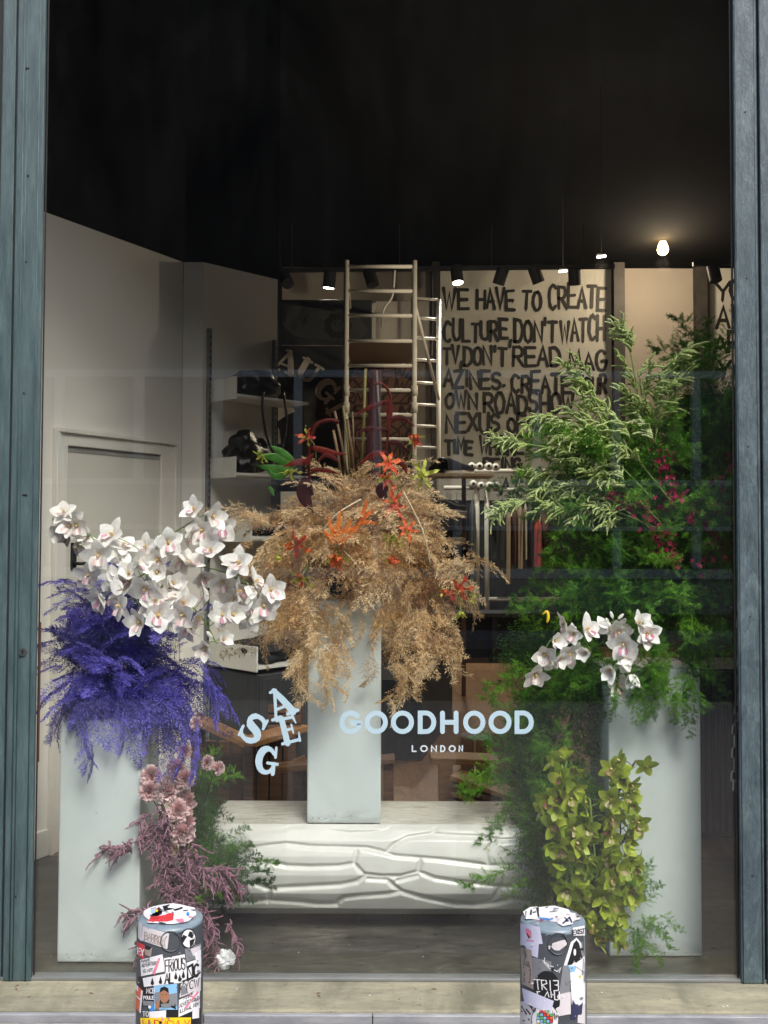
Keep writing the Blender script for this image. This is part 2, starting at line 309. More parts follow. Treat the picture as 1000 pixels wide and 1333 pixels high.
# ------------------------------------------------------------------ lettering drawn with strokes
def arc(cx, cy, rx, ry, a0, a1, n=12): return [(cx + rx * math.cos(R(a0 + (a1 - a0) * i / n)), cy + ry * math.sin(R(a0 + (a1 - a0) * i / n))) for i in range(n + 1)]
G = {
 'A': [[(0, 0), (.5, 1), (1, 0)], [(.2, .36), (.8, .36)]], 'B': [[(0, 0), (0, 1), (.5, 1)] + arc(.5, .76, .4, .24, 80, -90, 6) + [(.02, .52)], [(.5, .5)] + arc(.5, .25, .48, .25, 80, -90, 6) + [(0.02, 0)]],
 'C': [arc(.55, .5, .52, .5, 48, 312)], 'D': [[(0, 0), (0, 1), (.42, 1)] + arc(.42, .5, .58, .5, 80, -90, 9) + [(0, 0)]], 'E': [[(1, 1), (0, 1), (0, 0), (1, 0)], [(.02, .5), (.85, .5)]],
 'F': [[(1, 1), (0, 1), (0, 0)], [(.02, .5), (.8, .5)]], 'G': [arc(.5, .5, .5, .5, 45, 352, 16) + [(.98, .48), (.55, .48)]], 'H': [[(0, 0), (0, 1)], [(1, 0), (1, 1)], [(0, .5), (1, .5)]],
 'I': [[(.5, 0), (.5, 1)]], 'J': [[(.8, 1), (.8, .25)] + arc(.45, .25, .35, .25, -10, -170, 6)], 'K': [[(0, 0), (0, 1)], [(1, 1), (.05, .45), (1, 0)]], 'L': [[(0, 1), (0, 0), (.9, 0)]],
 'M': [[(0, 0), (.1, 1), (.5, .3), (.9, 1), (1, 0)]], 'N': [[(0, 0), (0, 1), (1, 0), (1, 1)]], 'O': [arc(.5, .5, .5, .5, 90, 450, 22)], 'P': [[(0, 0), (0, 1), (.5, 1)] + arc(.5, .74, .45, .26, 80, -90, 6) + [(.02, .48)]],
 'Q': [arc(.5, .5, .5, .5, 90, 450, 20), [(.6, .3), (1, -.05)]], 'R': [[(0, 0), (0, 1), (.5, 1)] + arc(.5, .74, .42, .26, 80, -90, 6) + [(.05, .47)], [(.4, .47), (1, 0)]],
 'S': [arc(.5, .75, .45, .25, 25, 265, 9) + arc(.5, .25, .47, .26, 85, -155, 9)], 'T': [[(0, 1), (1, 1)], [(.5, 1), (.5, 0)]], 'U': [[(0, 1), (0, .3)] + arc(.5, .32, .5, .32, 190, 350, 9) + [(1, .35), (1, 1)]],
 'V': [[(0, 1), (.5, 0), (1, 1)]], 'W': [[(0, 1), (.25, 0), (.5, .8), (.75, 0), (1, 1)]], 'X': [[(0, 0), (1, 1)], [(0, 1), (1, 0)]], 'Y': [[(0, 1), (.5, .5), (1, 1)], [(.5, .5), (.5, 0)]],
 'Z': [[(0, 1), (1, 1), (0, 0), (1, 0)]], '3': [arc(.45, .75, .45, .25, 150, -80, 8) + arc(.45, .26, .5, .26, 80, -150, 8)], ',': [[(.6, .12), (.2, -.22)]], '.': [[(.3, .02), (.5, .06)]], "'": [[(.5, 1.08), (.4, .8)]],
}
def ribbon(mb, pts, wd, mp, lay):
    """a mitred strip of width wd along pts (2-D), each corner placed in space by mp(u, v, layer)"""
    pts = [p for i, p in enumerate(pts) if i == 0 or math.dist(p, pts[i - 1]) > 1e-7]
    n = len(pts); closed = math.dist(pts[0], pts[-1]) < 1e-6
    if closed: pts = pts[:-1]; n -= 1
    ws = wd if isinstance(wd, (list, tuple)) else [wd] * n
    L, Rr = [], []
    for i in range(n):
        a = pts[(i - 1) % n] if closed or i > 0 else None; b = pts[(i + 1) % n] if closed or i < n - 1 else None; p = pts[i]
        def nrm(p, q): dx, dy = q[0] - p[0], q[1] - p[1]; l = math.hypot(dx, dy) or 1; return (-dy / l, dx / l)
        if a is None: m = nrm(p, b); k = 1
        elif b is None: m = nrm(a, p); k = 1
        else:
            n1, n2 = nrm(a, p), nrm(p, b); mx, my = n1[0] + n2[0], n1[1] + n2[1]; l = math.hypot(mx, my)
            m = n1 if l < .1 else (mx / l, my / l); k = min(1 / max(.45, m[0] * n1[0] + m[1] * n1[1]), 1.9)
        h = ws[i] / 2 * k; L.append((p[0] + m[0] * h, p[1] + m[1] * h)); Rr.append((p[0] - m[0] * h, p[1] - m[1] * h))
    vs = [mp(u, v, lay) for u, v in L] + [mp(u, v, lay) for u, v in Rr]
    fs = [(n + i, n + (i + 1) % n, (i + 1) % n, i) for i in range(n if closed else n - 1)]
    mb.add(vs, fs)
    if not closed:                                         # round ends
        for e, q in ((0, pts[1]), (n - 1, pts[-2])):
            p = pts[e]; a0 = math.atan2(p[1] - q[1], p[0] - q[0]); h = ws[e] / 2
            ring = [(p[0] + h * math.cos(a0 + R(90 - 30 * k)), p[1] + h * math.sin(a0 + R(90 - 30 * k))) for k in range(7)]
            mb.add([mp(u, v, lay) for u, v in ring][::-1], [tuple(range(7))])
NARROW = {'I': .35, ',': .3, '.': .3, "'": .3, 'J': .8, 'M': 1.15, 'W': 1.2}
def text(mb, s, x0, x1, y0, y1, wd, mp, gap=.22, jit=0, rg=rnd, drip=0):
    """write s in the box x0..x1, y0 (bottom)..y1 (top); y may run downwards"""
    ws = [NARROW.get(c, .55 if c == ' ' else 1) for c in s]; tot = sum(ws) + gap * (len(s) - 1); u = (x1 - x0) / tot; x = x0; k = 0
    for c, cw in zip(s, ws):
        if c != ' ':
            jx, jy, sk = rg.uniform(-jit, jit), rg.uniform(-jit, jit), rg.uniform(-jit, jit); hh = 1 + rg.uniform(-jit, jit * 1.5)
            for st in G[c]:
                pts = []
                for a, b in st:
                    a2 = a + sk * (b - .5) + rg.uniform(-jit, jit) * .25; b2 = b * hh + jy + rg.uniform(-jit, jit) * .25
                    pts.append((x + (a2 + jx * .5) * cw * u, y0 + b2 * (y1 - y0)))
                wv = wd if not jit else [wd * rg.uniform(.85, 1.15) for _ in pts]
                if jit and math.dist(st[0], st[-1]) < 1e-6: pts[-1] = (pts[0][0] + .3 * u * jit, pts[0][1])
                ribbon(mb, pts, wv if math.dist(pts[0], pts[-1]) > 1e-6 else wd, mp, k); k += 1
                if drip and rg.random() < drip:
                    e = pts[-1]; ribbon(mb, [e, (e[0], e[1] + (y0 - y1) * rg.uniform(.05, .16))], wd * .3, mp, k); k += 1
        x += (cw + gap) * u


# ================================================================== THE SETTING
GY = 3.55                                             # the plane of the window glass
def struct(name, mb, mat, **k):
    o = mb.build(name, mat, kind='structure', **k); return o
struct('pavement', MB().box(-14, 14, -2.2, 3.30, -.35, -.003), MT['pave'])
struct('road', MB().box(-14, 14, -7.5, -2.2, -.45, -.125), MT['road'])
struct('far_pavement', MB().box(-14, 14, -9.0, -7.5, -.35, -.003), MT['pave'])
kb = MB()
for i in range(28): kb.box(-14 + i, -13.006 + i, -2.33, -2.205, -.4, .0)
o = struct('kerb', kb, MT['stone'], bevel=.008)
struct('floor', MB().box(-6, 7, 3.62, 4.95, -.3, 0.0), MT['dkfloor'])
struct('floor_edge', MB().box(-1.6, 1.7, 3.562, 3.618, -.3, -.002), MT['dkfloor'])
struct('timber_floor', MB().box(-6, 7, 4.955, 14.2, -.3, -.002), MT['brownfloor'])
struct('ceiling', MB().box(-6.2, 7.2, 3.9, 14.4, 5.32, 5.5), MT['blackc'])
struct('wall_back', MB().box(-6.2, 7.2, 14.0, 14.3, 0, 5.31), MT['backwall'])
struct('wall_right', MB().box(6.9, 7.2, 3.9, 13.99, 0, 5.31), MT['backwall'])
# left partition: the oblique wall that holds the door, its return, and the shelving wall
WA, WB, WC, WD = Vector((-2.36, 3.66, 0)), Vector((-1.185, 5.82, 0)), Vector((-1.065, 5.82, 0)), Vector((-.673, 6.22, 0))
def wall_run(a, b, z0, z1, th, name, mat, out=None):
    d = (b - a).normalized(); n = Vector((-d.y, d.x, 0))
    if out is not None and n.dot(Vector(out)) > 0: n = -n
    mb = MB(); vs = [p + Vector((0, 0, z)) for z in (z0, z1) for p in (a, b, b + n * th, a + n * th)]
    mb.add(vs, [(0, 1, 5, 4), (1, 2, 6, 5), (2, 3, 7, 6), (3, 0, 4, 7), (4, 5, 6, 7), (3, 2, 1, 0)])
    return struct(name, mb, mat)
wall_run(WA, WB, 0, 3.17, .12, 'wall_left', MT['wall'], (1, -1, 0))
wall_run(WB + Vector((.003, 0, 0)), WC, 0, 3.17, .12, 'column_wall', MT['wall'], (0, -1, 0))
wall_run(WC + Vector((.002, .002, 0)), WD, 0, 3.17, .12, 'shelving_wall', MT['wall'], (1, -1, 0))
wall_run(Vector((-.80, 6.50, 0)), Vector((-1.45, 14.0, 0)), 0, 5.31, .1, 'wall_far_left', MT['blackc'], (1, 0, 0))
bk = MB(); bk.box(-6, -2.3, 3.9, 5.0, 3.18, 5.31)
struct('black_bulkhead', bk, MT['blackc'])
wall_run(WA + Vector((0, .0, 0)), WB + Vector((0, .06, 0)), 3.175, 5.31, .5, 'black_upper_wall', MT['blackc'], (1, -1, 0))
wall_run(WB + Vector((.0, .07, 0)), WD + Vector((0, .06, 0)), 3.175, 5.31, .5, 'black_upper_wall_return', MT['blackc'], (1, -1, 0))
# this building's own street face: piers beside the window, wall above, party walls behind the piers
struct('facade_pier_left', MB().box(-8, -1.49, 3.55, 3.86, -.1, 6.4), MT['brick'])
struct('facade_pier_right', MB().box(1.56, 8, 3.55, 3.86, -.1, 6.4), MT['brick'])
struct('facade_wall_above', MB().box(-1.48, 1.55, 3.53, 3.86, 4.05, 6.4), MT['brick'])
# stone sill and the galvanised strip on its nose
sill = thing('window_sill', 'weathered buff stone sill running under the shop window with a galvanised metal nosing', 'window sill', (0, 3.42, -.05))
SB = [(-3.2, -1.62), (-1.6185, .62), (.6215, 3.2)]
for a, b in SB: MB().box(a, b, 3.325, 3.56, -.25, .028).build('stone_slab', MT['stone'], sill, bevel=.006)
x = -3.2
for L in (1.1, .62, .9, .55, 1.3, .8, 1.2):
    MB().box(x, x + L - .003, 3.304, 3.323, -.2, .022).build('metal_nosing', MT['kerbmetal'], sill, bevel=.003); x += L
MB().box(-1.47, 1.55, 3.532, 3.575, .0285, .040).build('glazing_bar', MT['grey'], sill, bevel=.002)

# ------------------------------------------------------------------ posts at both sides of the glass
lp = thing('timber_window_post', 'tall blue green painted timber post left of the shop window with a keyhole', 'window post', (-1.37, 3.5, 0))
def edge_x(px, py, Y): return P(px, py, Y).x
ztop = 4.3
XL = edge_x(41, 1200, 3.525)
MB().box(XL - .098, XL, 3.525, 3.545, .029, ztop).build('front_board', MT['teal'], lp, bevel=.004)
MB().box(XL - .104, XL - .100, 3.535, 3.545, .029, ztop).build('board_joint', MT['black'], lp)
MB().box(XL - .155, XL - .106, 3.530, 3.545, .029, ztop).build('side_board', MT['teal'], lp, bevel=.004)
MB().box(XL - .40, XL - .175, 3.516, 3.545, .029, ztop).build('outer_board', MT['teal'], lp, bevel=.006)
MB().box(XL - .174, XL - .156, 3.538, 3.545, .029, ztop).build('shadow_gap', MT['black'], lp)
for z in (.32, 1.15, 1.72, 2.08, 2.55, 2.86, 3.25):
    m_ = MB(); m_.tube([(XL - .055 + rnd.uniform(-.02, .02), 3.5232, z), (XL - .055, 3.5255, z)], .0035, 8); m_.build('screw_head', MT['black'], lp)
k = P(30, 849, 3.523)
es = MB().tube([(k.x, 3.5245, k.z), (k.x, 3.519, k.z)], .013, 20).build('keyhole_plate', MT['steel'], lp)
hm = MB().tube([(k.x, 3.5191, k.z + .003), (k.x, 3.518, k.z + .003)], .0045, 12); hm.box(k.x - .0022, k.x + .0022, 3.518, 3.5191, k.z - .009, k.z + .003); hm.build('keyhole', MT['black'], es)
rp = thing('metal_window_post', 'tall worn blue grey post right of the shop window with scratched flaking paint', 'window post', (1.4, 3.5, 0))
XR = edge_x(965, 1200, 3.525)
MB().box(XR, XR + .082, 3.525, 3.545, .029, ztop).build('front_board', MT['steelp'], rp, bevel=.004)
MB().box(XR + .084, XR + .088, 3.535, 3.545, .029, ztop).build('board_joint', MT['black'], rp)
MB().box(XR + .090, XR + .33, 3.520, 3.545, .029, ztop).build('side_board', MT['steelp'], rp, bevel=.004)
MB().box(XR - .008, XR - .001, 3.5455, 3.549, .042, ztop).build('rubber_gasket', MT['black'], rp)
MB().box(XL + .001, XL + .006, 3.5455, 3.549, .042, ztop).build('rubber_gasket', MT['black'], lp)
MB().box(XL + .0065, XL + .0105, 3.5455, 3.549, .78, 1.27).build('rusty_edge_strip', M('rust', (.09, .03, .018), rough=.8), lp)

# ------------------------------------------------------------------ the glass and its lettering
gl = thing('shop_window', 'large clear shop window pane with pale blue vinyl lettering', 'window', (0, GY, 0))
MB().box(-1.475, 1.552, GY, GY + .010, 0.0405, 4.04).build('glass_pane', MT['glass'], gl)
def on_glass(px, py, lay=0):
    p = P(px, py, GY - .0015 - lay * .0002); return p
def letter_row(s, boxes, y0, y1, wd, mat, name='letter'):
    for c, (a, b) in zip(s, boxes):
        mb = MB(); h = wd / 2
        for i, st in enumerate(G[c]):
            ribbon(mb, [(a + h + u * (b - a - wd), y1 - h + v * (y0 - y1 + wd)) for u, v in st], wd, lambda u, v, l: on_glass(u, v, l), i)
        mb.build(name, mat, gl)
letter_row('GOODHOOD', [(442, 472), (475, 505), (509, 539), (544, 568), (573, 597), (603, 632), (636, 666), (670, 695)], 925, 955.5, 6.3, MT['vinyl_blue'])
letter_row('LONDON', [(536, 543), (547, 557), (561, 569), (573, 580), (584, 593.5), (597, 603)], 970, 979, 1.9, MT['vinyl'])
def fancy(strokes, cx, cy, w_, h_, ang, name='ornate_letter'):
    """letters whose strokes swell; strokes: list of (points, widths) in a unit box"""
    ca, sa = math.cos(R(ang)), math.sin(R(ang)); mb = MB()
    def mp(u, v, l):
        x_, y_ = (u - .5) * w_, -(v - .5) * h_
        return on_glass(cx + x_ * ca - y_ * sa, cy + x_ * sa + y_ * ca, l)
    for i, (p, q) in enumerate(strokes): ribbon(mb, p, q, mp, i)
    mb.build(name, MT['vinyl_blue'], gl)
FL = {
 'A': [([(.12, .06), (.46, .94)], [.11, .13]), ([(.44, .97), (.62, .6), (.84, .06)], [.2, .25, .28]), ([(.22, .33), (.7, .33)], .10), ([(-.04, .04), (.3, .04)], .11), ([(.6, .04), (1.04, .04)], .12), ([(.28, .97), (.52, .98)], .10)],
 'S': [(arc(.52, .74, .34, .22, 5, 250, 10) + arc(.46, .26, .38, .24, 70, -175, 10), [.16] * 5 + [.22] * 4 + [.3] * 6 + [.22] * 3 + [.15] * 4), ([(.86, .98), (.88, .66)], .12), ([(.07, .38), (.1, .04)], .12)],
 'G': [(arc(.52, .5, .36, .42, 40, 330, 16), [.14, .15, .16, .2, .25, .3, .32, .32, .32, .3, .26, .22, .18, .15, .14, .14, .14]), ([(.86, .98), (.88, .66)], .12), ([(.86, .08), (.84, .4)], .18), ([(.56, .42), (1.02, .42)], .11)],
 'E': [([(.26, .04), (.26, .97)], [.28, .26]), ([(.02, .04), (.84, .05)], .12), ([(.02, .96), (.78, .95)], .12), ([(.3, .52), (.64, .52)], .10), ([(.64, .36), (.64, .67)], .09), ([(.84, .02), (.9, .32)], [.14, .06]), ([(.78, .98), (.86, .7)], [.14, .06])],
}
fancy(FL['A'], 365, 915, 33, 37, -22); fancy(FL['S'], 330, 948, 30, 36, 30); fancy(FL['E'], 377, 950, 28, 34, -14); fancy(FL['G'], 347, 990, 29, 37, 8)
for o in [c for c in gl.children if c.name.startswith('letter')]: pass

# ------------------------------------------------------------------ security chain on the right post
ch = thing('steel_chain', 'short steel chain hanging against the right window post', 'chain', P(955, 1020, 3.6))
def link(p, d, flat_):
    mb = MB(); L, W = .019, .0085; up = Vector(d).normalized(); sd = Vector((1, 0, 0)) if flat_ else Vector((.25, 1, 0)).normalized()
    pts = [p + up * (L - W) + sd * 0]; pts = []
    for k in range(14):
        a = 2 * math.pi * k / 14; c, s = math.cos(a), math.sin(a)
        pts.append(p + sd * (W * c) + up * (W * s + (L - W) * (1 if s >= 0 else -1)))
    pts += pts[:1]; mb.tube(pts, .0028, 6, cap=False); mb.build('chain_link', MT['steel'], ch, smooth=True)
cp = spline([P(963, 800, 3.6), P(960, 860, 3.6), P(961, 910, 3.6), P(957, 945, 3.6), P(956, 985, 3.6), P(955, 1022, 3.6)], 40)
acc = 0; lastp = cp[0]; nl = 0
for p in cp[1:]:
    acc += (p - lastp).length
    if acc >= .030: link(p, Vector((p.x - lastp.x, 0, p.z - lastp.z)) if (p - lastp).length > 0 else (0, 0, 1), nl % 2 == 0); nl += 1; acc = 0
    lastp = p
q = P(961, 934, 3.6); MB().box(q.x - .006, q.x + .006, 3.592, 3.606, q.z - .018, q.z + .018).build('padlock', MT['steel'], ch, bevel=.002)

# ------------------------------------------------------------------ the street across the road, seen only in the glass
ob = thing('building_across_street', 'dark brick building opposite reflected faintly in the window glass', 'building', (0, -9, -.05))
MB().box(-14, 14, -9.9, -9.25, -.1, 10.6).build('wall', MT['brick'], ob)
for z0, z1 in ((.82, .98), (1.60, 1.68), (2.33, 2.43), (4.10, 4.22)): MB().box(-13.9, 13.9, -9.24, -9.16, z0, z1).build('sill_band', MT['facadeframe'], ob)
MB().box(-13.9, 13.9, -9.2, -9.15, 1.69, 2.32).build('fascia_band', MT['fascia'], ob)
for i in range(-8, 10):
    xx = 1.12 + i * 1.30
    for z0, z1 in ((.99, 1.59), (2.44, 4.11)):
        wnd = MB().box(xx + .17, xx + 1.20, -9.24, -9.2, z0, z1).build('window', MT['darkglass'], ob)
        MB().box(xx, xx + .14, -9.24, -9.12, z0, z1).build('mullion', MT['facadeframe'], wnd)
MB().box(-13.9, 13.9, -9.24, -9.2, .25, .8).build('stall_riser', MT['fascia'], ob)
# beads and grooves worked into the posts, drips of sealant, dirt
for dx, r_ in ((.018, .0022), (.062, .0016), (.074, .0022)): MB().tube([(XL - dx, 3.5245, .03), (XL - dx, 3.5245, ztop)], r_, 6).build('bead', MT['teal'], lp, smooth=True)
for dx, r_ in ((.006, .002), (.074, .0022)): MB().tube([(XR + dx, 3.5245, .03), (XR + dx, 3.5245, ztop)], r_, 6).build('bead', MT['steelp'], rp, smooth=True)
for z in (.4, 1.3, 1.9, 2.5, 3.1): MB().tube([(XR + .04, 3.5232, z), (XR + .04, 3.526, z)], .003, 8).build('screw_head', MT['black'], rp)
rg = random.Random(17); db_ = MB()
for k in range(90):
    on_sill = k < 50; x_ = rg.uniform(-1.4, 1.5); y_ = rg.uniform(3.34, 3.51) if on_sill else rg.uniform(3.64, 4.0); z_ = .0285 if on_sill else .0006; a = rg.uniform(0, 6.28); l = rg.choice((.003, .004, .007, .012)); c_, s_ = math.cos(a), math.sin(a); w__ = l * rg.uniform(.15, .5)
    db_.add([(x_ - c_ * l, y_ - s_ * l, z_), (x_ + s_ * w__, y_ - c_ * w__, z_ + .0012), (x_ + c_ * l, y_ + s_ * l, z_), (x_ - s_ * w__, y_ + c_ * w__, z_ + .001)], [(0, 1, 2, 3)])
db_.build('debris', MT['woodd'], kind='stuff')
rg = random.Random(18); db_ = MB()
for k in range(24):
    x_, y_ = rg.uniform(-1.3, 1.4), rg.choice((rg.uniform(3.34, 3.5), rg.uniform(3.64, 3.95))); z_ = .0285 if y_ < 3.52 else .0008; r_ = rg.uniform(.0015, .004)
    db_.add([(x_ + r_ * math.cos(j * 1.25) * rg.uniform(.6, 1.2), y_ + r_ * math.sin(j * 1.25), z_ + .0008) for j in range(5)], [(0, 1, 2, 3, 4)])
db_.build('pale_debris', MT['s_offw'], kind='stuff')

# ================================================================== DISPLAY: plinths and bench
def plinth(x0, x1, y0, y1, z0, z1, label):
    t = thing('display_plinth', label, 'plinth', ((x0 + x1) / 2, (y0 + y1) / 2, z0), 'white display plinths')
    MB().box(x0, x1, y0, y1, z0 + .002, z1).build('plinth_body', MT['plinth'], t, bevel=.006)
    MB().box(x0 + .01, x1 - .01, y0 + .01, y1 - .01, z1 + .0005, z1 + .003).build('top_panel', MT['plinth'], t)
    for i in range(7):
        a = x0 + rnd.uniform(.02, x1 - x0 - .05); z = z0 + rnd.choice((.02, .03, .05, rnd.uniform(.05, .8)))
        MB().box(a, a + rnd.uniform(.003, .007), y0 - .0008, y0 - .0003, z, z + rnd.uniform(.002, .006)).build('paint_chip', MT['scuff'], t)
    return t
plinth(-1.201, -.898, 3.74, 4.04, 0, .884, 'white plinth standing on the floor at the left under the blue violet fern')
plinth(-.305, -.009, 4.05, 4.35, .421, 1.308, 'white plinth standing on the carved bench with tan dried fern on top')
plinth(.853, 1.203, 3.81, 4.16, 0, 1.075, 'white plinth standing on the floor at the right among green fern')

bench = thing('carved_bench', 'long white bench with a carved front of irregular raised cells', 'bench', (-.06, 4.15, 0))
prof = [(a + .05, b) for a, b in [(4.00, .420), (3.965, .408), (3.935, .375), (3.912, .32), (3.905, .25), (3.92, .175), (3.965, .10), (4.03, .055), (4.11, .045)]]
pv = np.array(prof); 
sl_ = np.concatenate([[0], np.cumsum(np.hypot(*np.diff(pv, axis=0).T))]); sl_ /= sl_[-1]
def cr(x, y): return (260 + x * .44, 1020 + y * .4402)
NET = [[(20, 215), (60, 190), (150, 195), (200, 187), (260, 180), (330, 188), (420, 190), (500, 192), (545, 203), (580, 215), (650, 220), (720, 225), (800, 235), (860, 243), (1010, 240)],
 [(555, 205), (580, 180), (620, 160), (690, 150), (712, 118)], [(690, 150), (760, 155), (840, 158), (900, 168), (1010, 160)], [(350, 118), (390, 140), (450, 148), (520, 145), (560, 138), (585, 118)],
 [(0, 150), (90, 145), (170, 138), (230, 140), (310, 122)], [(0, 250), (100, 240), (215, 235), (260, 245), (330, 248), (420, 245), (460, 238), (468, 200)],
 [(460, 238), (490, 270), (540, 275), (600, 275), (650, 262), (658, 225)], [(650, 262), (700, 280), (760, 290), (830, 297), (900, 305), (1010, 303)],
 [(490, 275), (470, 290), (420, 300), (330, 305), (240, 310), (215, 315), (170, 300), (60, 300), (0, 320)], [(215, 315), (205, 348)],
 [(405, 356), (430, 338), (480, 332), (560, 327), (600, 320), (680, 340), (760, 355), (820, 358), (870, 345), (892, 308)], [(500, 282), (560, 285), (575, 300), (600, 320)], [(590, 287), (650, 272)],
 [(40, 358), (140, 350), (210, 345), (300, 350), (350, 356), (410, 356)], [(820, 358), (880, 352), (930, 340), (1010, 350)], [(860, 243), (850, 200), (880, 168)]]
segs = np.array([[*cr(*a), *cr(*b)] for l in NET for a, b in zip(l[:-1], l[1:])])
NU, NV = 520, 150
XA, XB = -.745, .655
us = np.linspace(0, 1, NU + 1); vs_ = np.linspace(0, 1, NV + 1)
yy = np.interp(vs_, sl_, pv[:, 0]); zz = np.interp(vs_, sl_, pv[:, 1])
X, YY = np.meshgrid(XA + us * (XB - XA), yy); ZZ = np.repeat(zz[:, None], NU + 1, 1)
CP_, SP_ = math.cos(PITCH), math.sin(PITCH); DPT = YY * CP_ + (ZZ - CAMZ) * SP_; PX = 500 + X * F / DPT; PY = 666.5 - SH - F * ((ZZ - CAMZ) * CP_ - YY * SP_) / DPT
D = np.full(X.shape, 1e9)
for a, b, c_, d_ in segs:
    vx, vy = c_ - a, d_ - b; t = np.clip(((PX - a) * vx + (PY - b) * vy) / (vx * vx + vy * vy), 0, 1)
    D = np.minimum(D, np.hypot(PX - a - t * vx, PY - b - t * vy))
g = np.clip(D / 5.2, 0, 1); dep = .0095 * (1 - (g * g * (3 - 2 * g))) - .0025 * (1 - np.exp(-D / 9))
fade = np.clip(vs_ / .06, 0, 1)[:, None] * np.clip((1 - vs_) / .05, 0, 1)[:, None]
ends = np.clip(np.minimum(X - XA, XB - X) / .05, 0, 1); endin = .05 * (1 - np.sqrt(np.clip(1 - (1 - ends) ** 2, 0, 1)))
YD = YY + dep * fade + endin
V = np.stack([X, YD, ZZ], -1).reshape(-1, 3)
fr = [(j * (NU + 1) + i, j * (NU + 1) + i + 1, (j + 1) * (NU + 1) + i + 1, (j + 1) * (NU + 1) + i) for j in range(NV) for i in range(NU)]
mb = MB(); mb.v = [tuple(v) for v in V.tolist()]; mb.f = [f[::-1] for f in fr]
mb.build('carved_front', MT['bench'], bench, smooth=True)
def bench_top():
    m, nt, b = nodes('white_bench_top_with_grain'); n = noise(nt, 10, 5, .6, (.35, 5, 1), dist=1.6)
    nt.links.new(ramp(nt, n, [(.38, (.34, .32, .26)), (.47, (.68, .67, .61)), (.55, (.42, .40, .34)), (.62, (.74, .73, .68))]), b.inputs['Base Color']); b.inputs['Roughness'].default_value = .35
    bump(nt, b, n, .5, .006); return m
MB().box(XA + .05, XB - .05, 4.0505, 4.40, .395, .4195).build('grained_top', bench_top(), bench, bevel=.004)
MB().box(XA + .03, XB - .03, 4.11, 4.39, .05, .394).build('bench_body', MT['bench'], bench, bevel=.01)
for x_ in (XA + .12, -.1, XB - .3): MB().box(x_, x_ + .18, 4.15, 4.35, 0.001, .049).build('foot', MT['black'], bench)

# ================================================================== LEFT WALL: door and shelving
dW = (WB - WA).normalized(); nW = Vector((dW.y, -dW.x, 0))
def on_wall(px, a=WA, d=dW):
    """distance along the wall where the pixel column px meets it"""
    k = (px - 500) / F; return (a.x - k * a.y) / (k * d.y - d.x)
def wbox(mb, t0, t1, o0, o1, z0, z1, a=WA, d=dW, n=nW):
    vs = [a + d * t + n * o_ + Vector((0, 0, z)) for z in (z0, z1) for o_ in (o0, o1) for t in (t0, t1)]
    mb.add(vs, [(0, 2, 3, 1), (4, 5, 7, 6), (0, 1, 5, 4), (2, 6, 7, 3), (0, 4, 6, 2), (1, 3, 7, 5)]); return mb
T0, T1 = on_wall(67), on_wall(226); Ta, Tb = on_wall(84), on_wall(206)
dr = thing('interior_door', 'closed cream interior door in a moulded white frame with a black lever handle', 'door', WA + dW * ((T0 + T1) / 2), None)
zf = 2.105
for a, b, z0, z1 in ((T0, Ta, 0, zf), (Tb, T1, 0, zf), (Ta, Tb, 2.02, zf)):
    wbox(MB(), a + .0005, b - .0005, .001, .022, z0, z1).build('door_frame', MT['trim'], dr, bevel=.005)
wbox(MB(), T0, T0 + .022, .0225, .036, 0, zf + .0).build('outer_moulding', MT['trim'], dr, bevel=.004)
wbox(MB(), T1 - .022, T1, .0225, .036, 0, zf).build('outer_moulding', MT['trim'], dr, bevel=.004)
wbox(MB(), T0, T1, .0225, .038, zf - .022, zf + .003).build('outer_moulding', MT['trim'], dr, bevel=.004)
wbox(MB(), Ta + .005, Tb - .005, .001, .006, .012, 2.012).build('door_leaf', MT['doorm'], dr)
wbox(MB(), Ta + .001, Tb - .001, .0062, .0085, 1.99, 2.018).build('shadow_gap', MT['fascia'], dr)
hp = Ta + .055
h_ = wbox(MB(), hp - .018, hp + .018, .0065, .016, 1.395, 1.53).build('handle_plate', MT['black'], dr, bevel=.003)
q0 = WA + dW * hp + nW * .016 + Vector((0, 0, 1.425)); MB().tube([q0, q0 + nW * .045, q0 + nW * .05 + dW * .02, q0 + nW * .05 + dW * .05], .009, 8).build('lever', MT['blackg'], h_, smooth=True)
sk = thing('skirting_board', 'white skirting board along the foot of the left partition wall', 'skirting board', WA + dW * .5)
wbox(MB(), .02, T0 - .004, .001, .02, .001, .13).build('board', MT['trim'], sk, bevel=.004); wbox(MB(), T1 + .004, (WB - WA).length - .01, .001, .02, .001, .13).build('board', MT['trim'], sk, bevel=.004)

dS = (WD - WC).normalized(); nS = Vector((dS.y, -dS.x, 0)); LS = (WD - WC).length
sh = thing('wall_shelving', 'white metal shelves on slotted uprights beside the left door', 'shelving', WC + dS * .2)
for t in (.035, LS - .03):
    up = wbox(MB(), t - .011, t + .011, .002, .028, .25, 2.78, WC, dS, nS).build('upright', MT['grey'], sh)
    sm = MB()
    for k in range(60): wbox(sm, t - .003, t + .003, .0282, .0288, .3 + k * .041, .318 + k * .041, WC, dS, nS)
    s_ = sm.build('slots', MT['black'], up); s_['kind'] = 'stuff'
SHV = [(2.375, .27, .13), (1.925, .27, .12), (1.56, .42, .13), (.845, .48, .14)]
def on_shelf(t, o_, z): return WC + dS * t + nS * o_ + Vector((0, 0, z))
for z, dp, hh in SHV:
    s_ = wbox(MB(), .05, LS + .03, .03, dp, z - .016, z, WC, dS, nS).build('shelf', MT['shelfm'], sh, bevel=.002)
    wbox(MB(), .038, .049, .03, dp, z - .03, z + hh - .03, WC, dS, nS).build('end_panel', MT['shelfm'], s_, bevel=.003)
